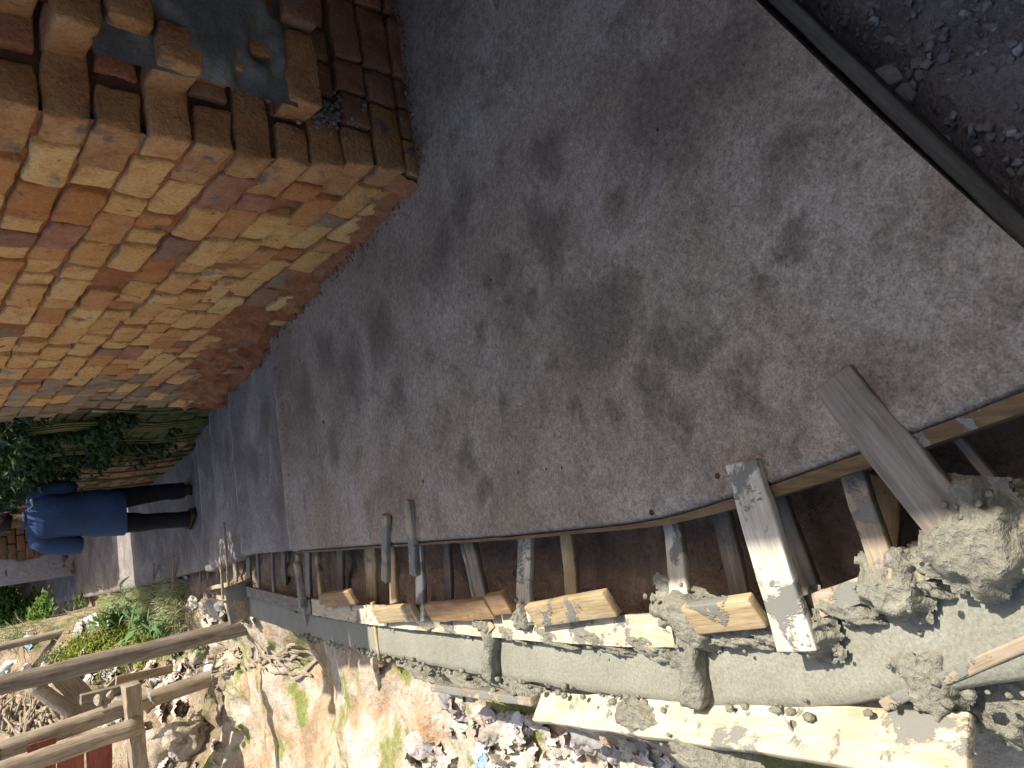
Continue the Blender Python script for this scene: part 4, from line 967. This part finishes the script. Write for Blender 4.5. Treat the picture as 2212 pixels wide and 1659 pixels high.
# dry grass tufts
def tuft(base, n, L, spread, label, seed, group):
    r = random.Random(seed); vs = []; fs = []
    for _ in range(n):
        c = base + Vector((r.gauss(0, spread), r.gauss(0, spread), 0)); u, s = us(c); c.z = ground_z(u, s); d = rdir(r, 1.2); d.z = abs(d.z); w_ = .0055; l = L * r.uniform(.5, 1.2); sd2 = d.cross(Vector((0, 0, 1))).normalized() * w_; k = len(vs)
        bend = Vector((d.x, d.y, -.5)) * .35 * l; m1 = c + d * l * .55; t = c + d * l + bend * .7
        vs += [c - sd2, c + sd2, m1 - sd2, m1 + sd2, t]; fs += [(k, k + 1, k + 3, k + 2), (k + 2, k + 3, k + 4)]
    e = empty('grass_tuft', base, label, 'grass', group); tag(link('blades', mesh_from('blades', vs, fs, False), M['leaf_pale'], e), kind='stuff')
for i, (x, y) in enumerate(((250, 1300), (300, 1290), (350, 1288), (395, 1285), (270, 1322), (330, 1315), (230, 1315), (370, 1300))):
    tuft(ig(x, y), 420, .30, .16, 'pale dry grass tuft beside the far drain', i, 'dry grass tufts')
# bright shrub on the far bank and creepers over the garden wall
for i, (x, y, Y, h, sp) in enumerate(((12, 1330, 14, .7, .5), (45, 1325, 15, .6, .45), (75, 1332, 13, .35, .4), (105, 1335, 12, .25, .3), (20, 1285, 17, .8, .6), (4, 1255, 17, .9, .6))):
    b = ig(x, y)
    weed('bright_shrub', b, h, sp, 1300, .11, .065, 'leaf_bright', 'sunlit bright green shrub on the far earth bank', 'shrub', 'sunlit shrubs on the bank', 8, 60 + i, False)
def creeper(s0, s1, zlo, zhi, n, label, seed, thick=.22, L=.075):
    r = random.Random(seed); e = empty('creeper', wp(uR(s0), (s0 + s1) / 2, z=Zs(s1) - .05), label, 'plant'); vs = []; fs = []; sv = []; sf = []
    for _ in range(n):
        s = r.uniform(s0, s1); t = r.random() ** .75; dens_ = nz(s * 2.2, t * 3, seed)
        if dens_ < -.12 + .25 * (1 - t): continue
        z = Zs(s) + zlo + (zhi - zlo) * t; u = uR(s) - abs(r.gauss(0, thick * (.35 + .65 * t))) * (.6 + .8 * nz(s * 3, z * 3))
        d = (-Qv + Vector((r.gauss(0, .7), r.gauss(0, .7), r.gauss(-.4, .5)))).normalized(); leaf_geo(vs, fs, wp(u, s, z=z), d, rdir(r, .5), L * r.uniform(.6, 1.4), L * .55)
    for q in range(14):
        s = r.uniform(s0, s1); pts = [wp(uR(s) - .03 - .05 * i / 6, s + .15 * math.sin(i), z=Zs(s) - .03 + (zhi * .8) * i / 6) for i in range(7)]
        a, b = tube_mesh('s', pts, [.009] * 7, 5); kk = len(sv); sv += a; sf += [tuple(x + kk for x in f) for f in b]
    link('stems', mesh_from('stems', sv, sf), M['stem'], e); tag(link('foliage', mesh_from('foliage', vs, fs, False), M['leaf_dark'], e), kind='stuff')
creeper(4.24, 6.4, .25, 1.9, 5200, 'dark creeper hanging over the mossy garden wall by the house end', 1, .2)
creeper(6.2, 9.0, .95, 2.2, 4200, 'dark leafy creeper spilling over the garden wall behind the person', 2, .34)
# ------------------------------------------------------------------ person walking away
M['shirt'] = mat_mottle('blue_cotton', [(.03, .055, .13), (.04, .075, .17)], 5, 120, .85, .3, .003, kind='object')
M['trousers'] = mat_mottle('dark_trousers', [(.012, .012, .017), (.02, .02, .027)], 6, 120, .85, .3, .003, kind='object')
M['skin'] = mat_mottle('brown_skin', [(.11, .055, .032), (.14, .07, .042)], 6, 60, .6, .1, .001, kind='object')
M['hair'] = mat_mottle('black_hair', [(.008, .007, .007), (.016, .014, .013)], 30, 160, .7, .8, .006, kind='object')
M['shoe'] = mat_mottle('brown_shoe', [(.06, .04, .025), (.10, .07, .04)], 10, 90, .7, .3, .003, kind='object')
pb = ip(409, 1086, 0); u_, s_ = us(pb); pb.z = Zs(s_) + .002
PM = Matrix.Translation(pb) @ Matrix((Qv, Dv, Vector((0, 0, 1)))).transposed().to_4x4() @ Matrix.Scale(1.05, 4)
def skinned(name, verts, edges, rad, mat, sub=2, root=0, parent=None, cut=None, wr=0):
    me = bpy.data.meshes.new(name); me.from_pydata(verts, edges, []); o = bpy.data.objects.new(name, me); sc.collection.objects.link(o)
    m_ = o.modifiers.new('s', 'SKIN'); m_.use_smooth_shade = True
    for i, r in enumerate(rad):
        v = me.skin_vertices[0].data[i]; v.radius = r if isinstance(r, tuple) else (r, r); v.use_root = (i == root)
    m2 = o.modifiers.new('d', 'SUBSURF'); m2.levels = sub; m2.render_levels = sub
    dg = bpy.context.evaluated_depsgraph_get(); me2 = bpy.data.meshes.new_from_object(o.evaluated_get(dg)); bpy.data.objects.remove(o); bpy.data.meshes.remove(me)
    me2.name = name
    if cut or wr:
        bm = bmesh.new(); bm.from_mesh(me2)
        if cut: bmesh.ops.bisect_plane(bm, geom=bm.verts[:] + bm.edges[:] + bm.faces[:], plane_co=cut[0], plane_no=cut[1], clear_inner=True)
        if wr:
            for v in bm.verts:
                p = v.co; v.co = p + v.normal * wr * (nz(p.x * 9 + p.z * 5, p.y * 9, p.z * 4) + .5 * nz(p.x * 22 - p.z * 9, p.y * 20, p.z * 8))
        bm.to_mesh(me2); bm.free()
    me2.materials.clear(); me2.materials.append(mat); me2.polygons.foreach_set('use_smooth', [True] * len(me2.polygons))
    return link(name, me2, None, parent, PM)
# body: one continuous figure
V = [(0, 0, .95), (0, .0, 1.10), (0, .0, 1.28), (0, .01, 1.42), (0, .02, 1.50), (0, .045, 1.58), (0, .05, 1.66), (0, .05, 1.72),
     (-.19, .0, 1.40), (-.285, -.01, 1.16), (-.27, .20, 1.09), (-.25, .27, 1.08), (-.24, .34, 1.075),
     (.19, .0, 1.40), (.26, .02, 1.16), (.20, .22, 1.10), (.18, .29, 1.09), (.17, .36, 1.085),
     (-.10, 0, .88), (-.13, .05, .50), (-.145, -.03, .10), (-.185, .07, .035), (.10, 0, .88), (.13, .10, .50), (.135, .06, .10), (.15, .19, .035), (0, .135, 1.615)]
Ee = [(0, 1), (1, 2), (2, 3), (3, 4), (4, 5), (5, 6), (6, 7), (3, 8), (8, 9), (9, 10), (10, 11), (11, 12), (3, 13), (13, 14), (14, 15), (15, 16), (16, 17), (0, 18), (18, 19), (19, 20), (20, 21), (0, 22), (22, 23), (23, 24), (24, 25), (5, 26)]
Rd = [(.13, .10), (.12, .09), (.13, .09), (.10, .07), .05, (.07, .085), (.075, .09), (.055, .06), .05, .042, .034, (.035, .02), (.028, .014), .05, .042, .034, (.035, .02), (.028, .014), .08, .058, .042, (.042, .025), .08, .058, .042, (.042, .025), .012]
person = skinned('person', V, Ee, Rd, M['skin'])
tag(person, 'person in blue shirt and dark trousers walking away down the path', 'person')
def fingers(cx, sgn):
    vs = []; fs = []
    for i, (dx, l) in enumerate(((-.024, .055), (-.008, .065), (.008, .06), (.024, .048))):
        p = Vector((cx[0] + dx, cx[1] + .005, cx[2])); pts = [p, p + Vector((0, l * .5, -.004)), p + Vector((0, l * .8, -.02)), p + Vector((0, l * .9, -.035))]
        a, b = tube_mesh('f', pts, [.009, .0085, .008, .006], 7); k = len(vs); vs += a; fs += [tuple(q + k for q in f) for f in b]
    p = Vector((cx[0] - sgn * .03, cx[1] - .03, cx[2])); pts = [p, p + Vector((-sgn * .022, .025, -.005)), p + Vector((-sgn * .025, .05, -.015))]; a, b = tube_mesh('f', pts, [.011, .01, .007], 7); k = len(vs); vs += a; fs += [tuple(q + k for q in f) for f in b]
    link('fingers', mesh_from('fingers', vs, fs), M['skin'], person, PM)
fingers(V[12], -1); fingers(V[17], 1)
for sx in (-1, 1): link('ear', lump_mesh('ear', (.012, .025, .035), .1, 1, 2, 3), M['skin'], person, PM @ Matrix.Translation((sx * .082, .05, 1.61)))
# shirt, trousers, hair, shoes
def loft(rings, n=20, wr=0, sd=0):
    vs = []; fs = []
    for (cx, cy, z, rx, ry) in rings:
        for k in range(n):
            t = 2 * math.pi * k / n; c_, s_ = math.cos(t), math.sin(t); e = .8
            x = cx + rx * math.copysign(abs(c_) ** e, c_); y = cy + ry * math.copysign(abs(s_) ** e, s_)
            w_ = wr * (nz(x * 8 + z * 4 + sd, y * 8, z * 5) + .6 * nz(x * 17 - z * 9, y * 15, z * 7 + sd)); vs.append(Vector((x + w_ * c_, y + w_ * s_, z)))
    m_ = len(rings)
    for i in range(m_ - 1):
        for k in range(n): fs.append((i * n + k, i * n + (k + 1) % n, (i + 1) * n + (k + 1) % n, (i + 1) * n + k))
    fs.append(tuple(range((m_ - 1) * n, m_ * n))); return vs, fs
def dense_rings(r, k=4):
    o = []
    for a, b in zip(r, r[1:]): o += [tuple(p + (q - p) * i / k for p, q in zip(a, b)) for i in range(k)]
    return o + [r[-1]]
def cloth(name, parts, mat, parent):
    vs = []; fs = []
    for a, b in parts: k = len(vs); vs += a; fs += [tuple(q + k for q in f) for f in b]
    return link(name, mesh_from(name, vs, fs), mat, parent, PM)
torso = loft(dense_rings([(-.03, -.01, .68, .225, .165), (-.015, -.01, .80, .225, .165), (0, 0, .95, .215, .155), (0, 0, 1.10, .205, .145), (0, -.01, 1.25, .215, .14), (0, -.005, 1.36, .225, .125), (0, .0, 1.425, .20, .10), (0, .01, 1.46, .13, .08), (0, .02, 1.485, .07, .065), (0, .02, 1.50, .062, .06)]), 28, .012, 1)
sl = lambda P_, r: tube_mesh('s', [Vector(q) for q in P_], r, 14, .10, 9, 3)
shirt = cloth('shirt', [torso, sl([(-.12, 0, 1.42), (-.20, .0, 1.40), (-.245, 0, 1.33), (-.265, -.005, 1.22), (-.28, .01, 1.12), (-.285, .03, 1.06)], [.06, .085, .092, .09, .088, .086]), sl([(.12, 0, 1.42), (.20, .0, 1.40), (.24, .01, 1.33), (.25, .02, 1.22), (.245, .05, 1.14), (.24, .07, 1.09)], [.06, .085, .092, .09, .088, .086])], M['shirt'], person)
v_, f_ = tube_mesh('collar', [Vector((.068 * math.cos(t / 12 * 6.283), .02 + .064 * math.sin(t / 12 * 6.283), 1.495)) for t in range(13)], [.014] * 13, 8)
link('collar', mesh_from('collar', v_, f_), M['shirt'], shirt, PM)
hips = loft(dense_rings([(-.01, .0, .74, .19, .15), (-.01, 0, .82, .205, .155), (0, 0, .92, .20, .145), (0, 0, 1.0, .19, .135)]), 24, .006, 2)
lg = lambda P_, r: loft(dense_rings([(q[0], q[1], q[2], e, e * 1.05) for q, e in zip(P_, r)][::-1]), 18, .010, P_[0][0] * 9)
def flip(g): return g
cloth('trousers', [hips, lg([(-.10, 0, .90), (-.115, .02, .74), (-.13, .045, .60), (-.145, .06, .48), (-.15, .03, .32), (-.165, -.02, .16), (-.17, -.03, .075)], [.105, .112, .10, .088, .08, .078, .08]), lg([(.095, 0, .90), (.11, .03, .74), (.12, .07, .60), (.13, .10, .48), (.14, .09, .32), (.14, .07, .16), (.14, .06, .07)], [.105, .112, .10, .090, .083, .082, .084])], M['trousers'], person)
link('hair', lump_mesh('hair', (.092, .105, .105), .10, 3, 3, 5), M['hair'], person, PM @ Matrix.Translation((0, .042, 1.665)))
for sx, a in ((-1, .5), (1, -.1)):
    c = Vector((-.165, .03, .035)) if sx < 0 else Vector((.143, .13, .035))
    sh = link('shoe', rough_box('shoe', .10, .27, .07, (3, 6, 2), .03, .006, 8, 5 + sx), M['shoe'], person, PM @ Matrix.Translation(c) @ Matrix.Rotation(a, 4, 'Z'))
    link('sole', rough_box('sole', .108, .28, .022, (3, 6, 1), .01, .003, 8, 9), M['trousers'], sh, PM @ Matrix.Translation(c - Vector((0, 0, .026))) @ Matrix.Rotation(a, 4, 'Z'))
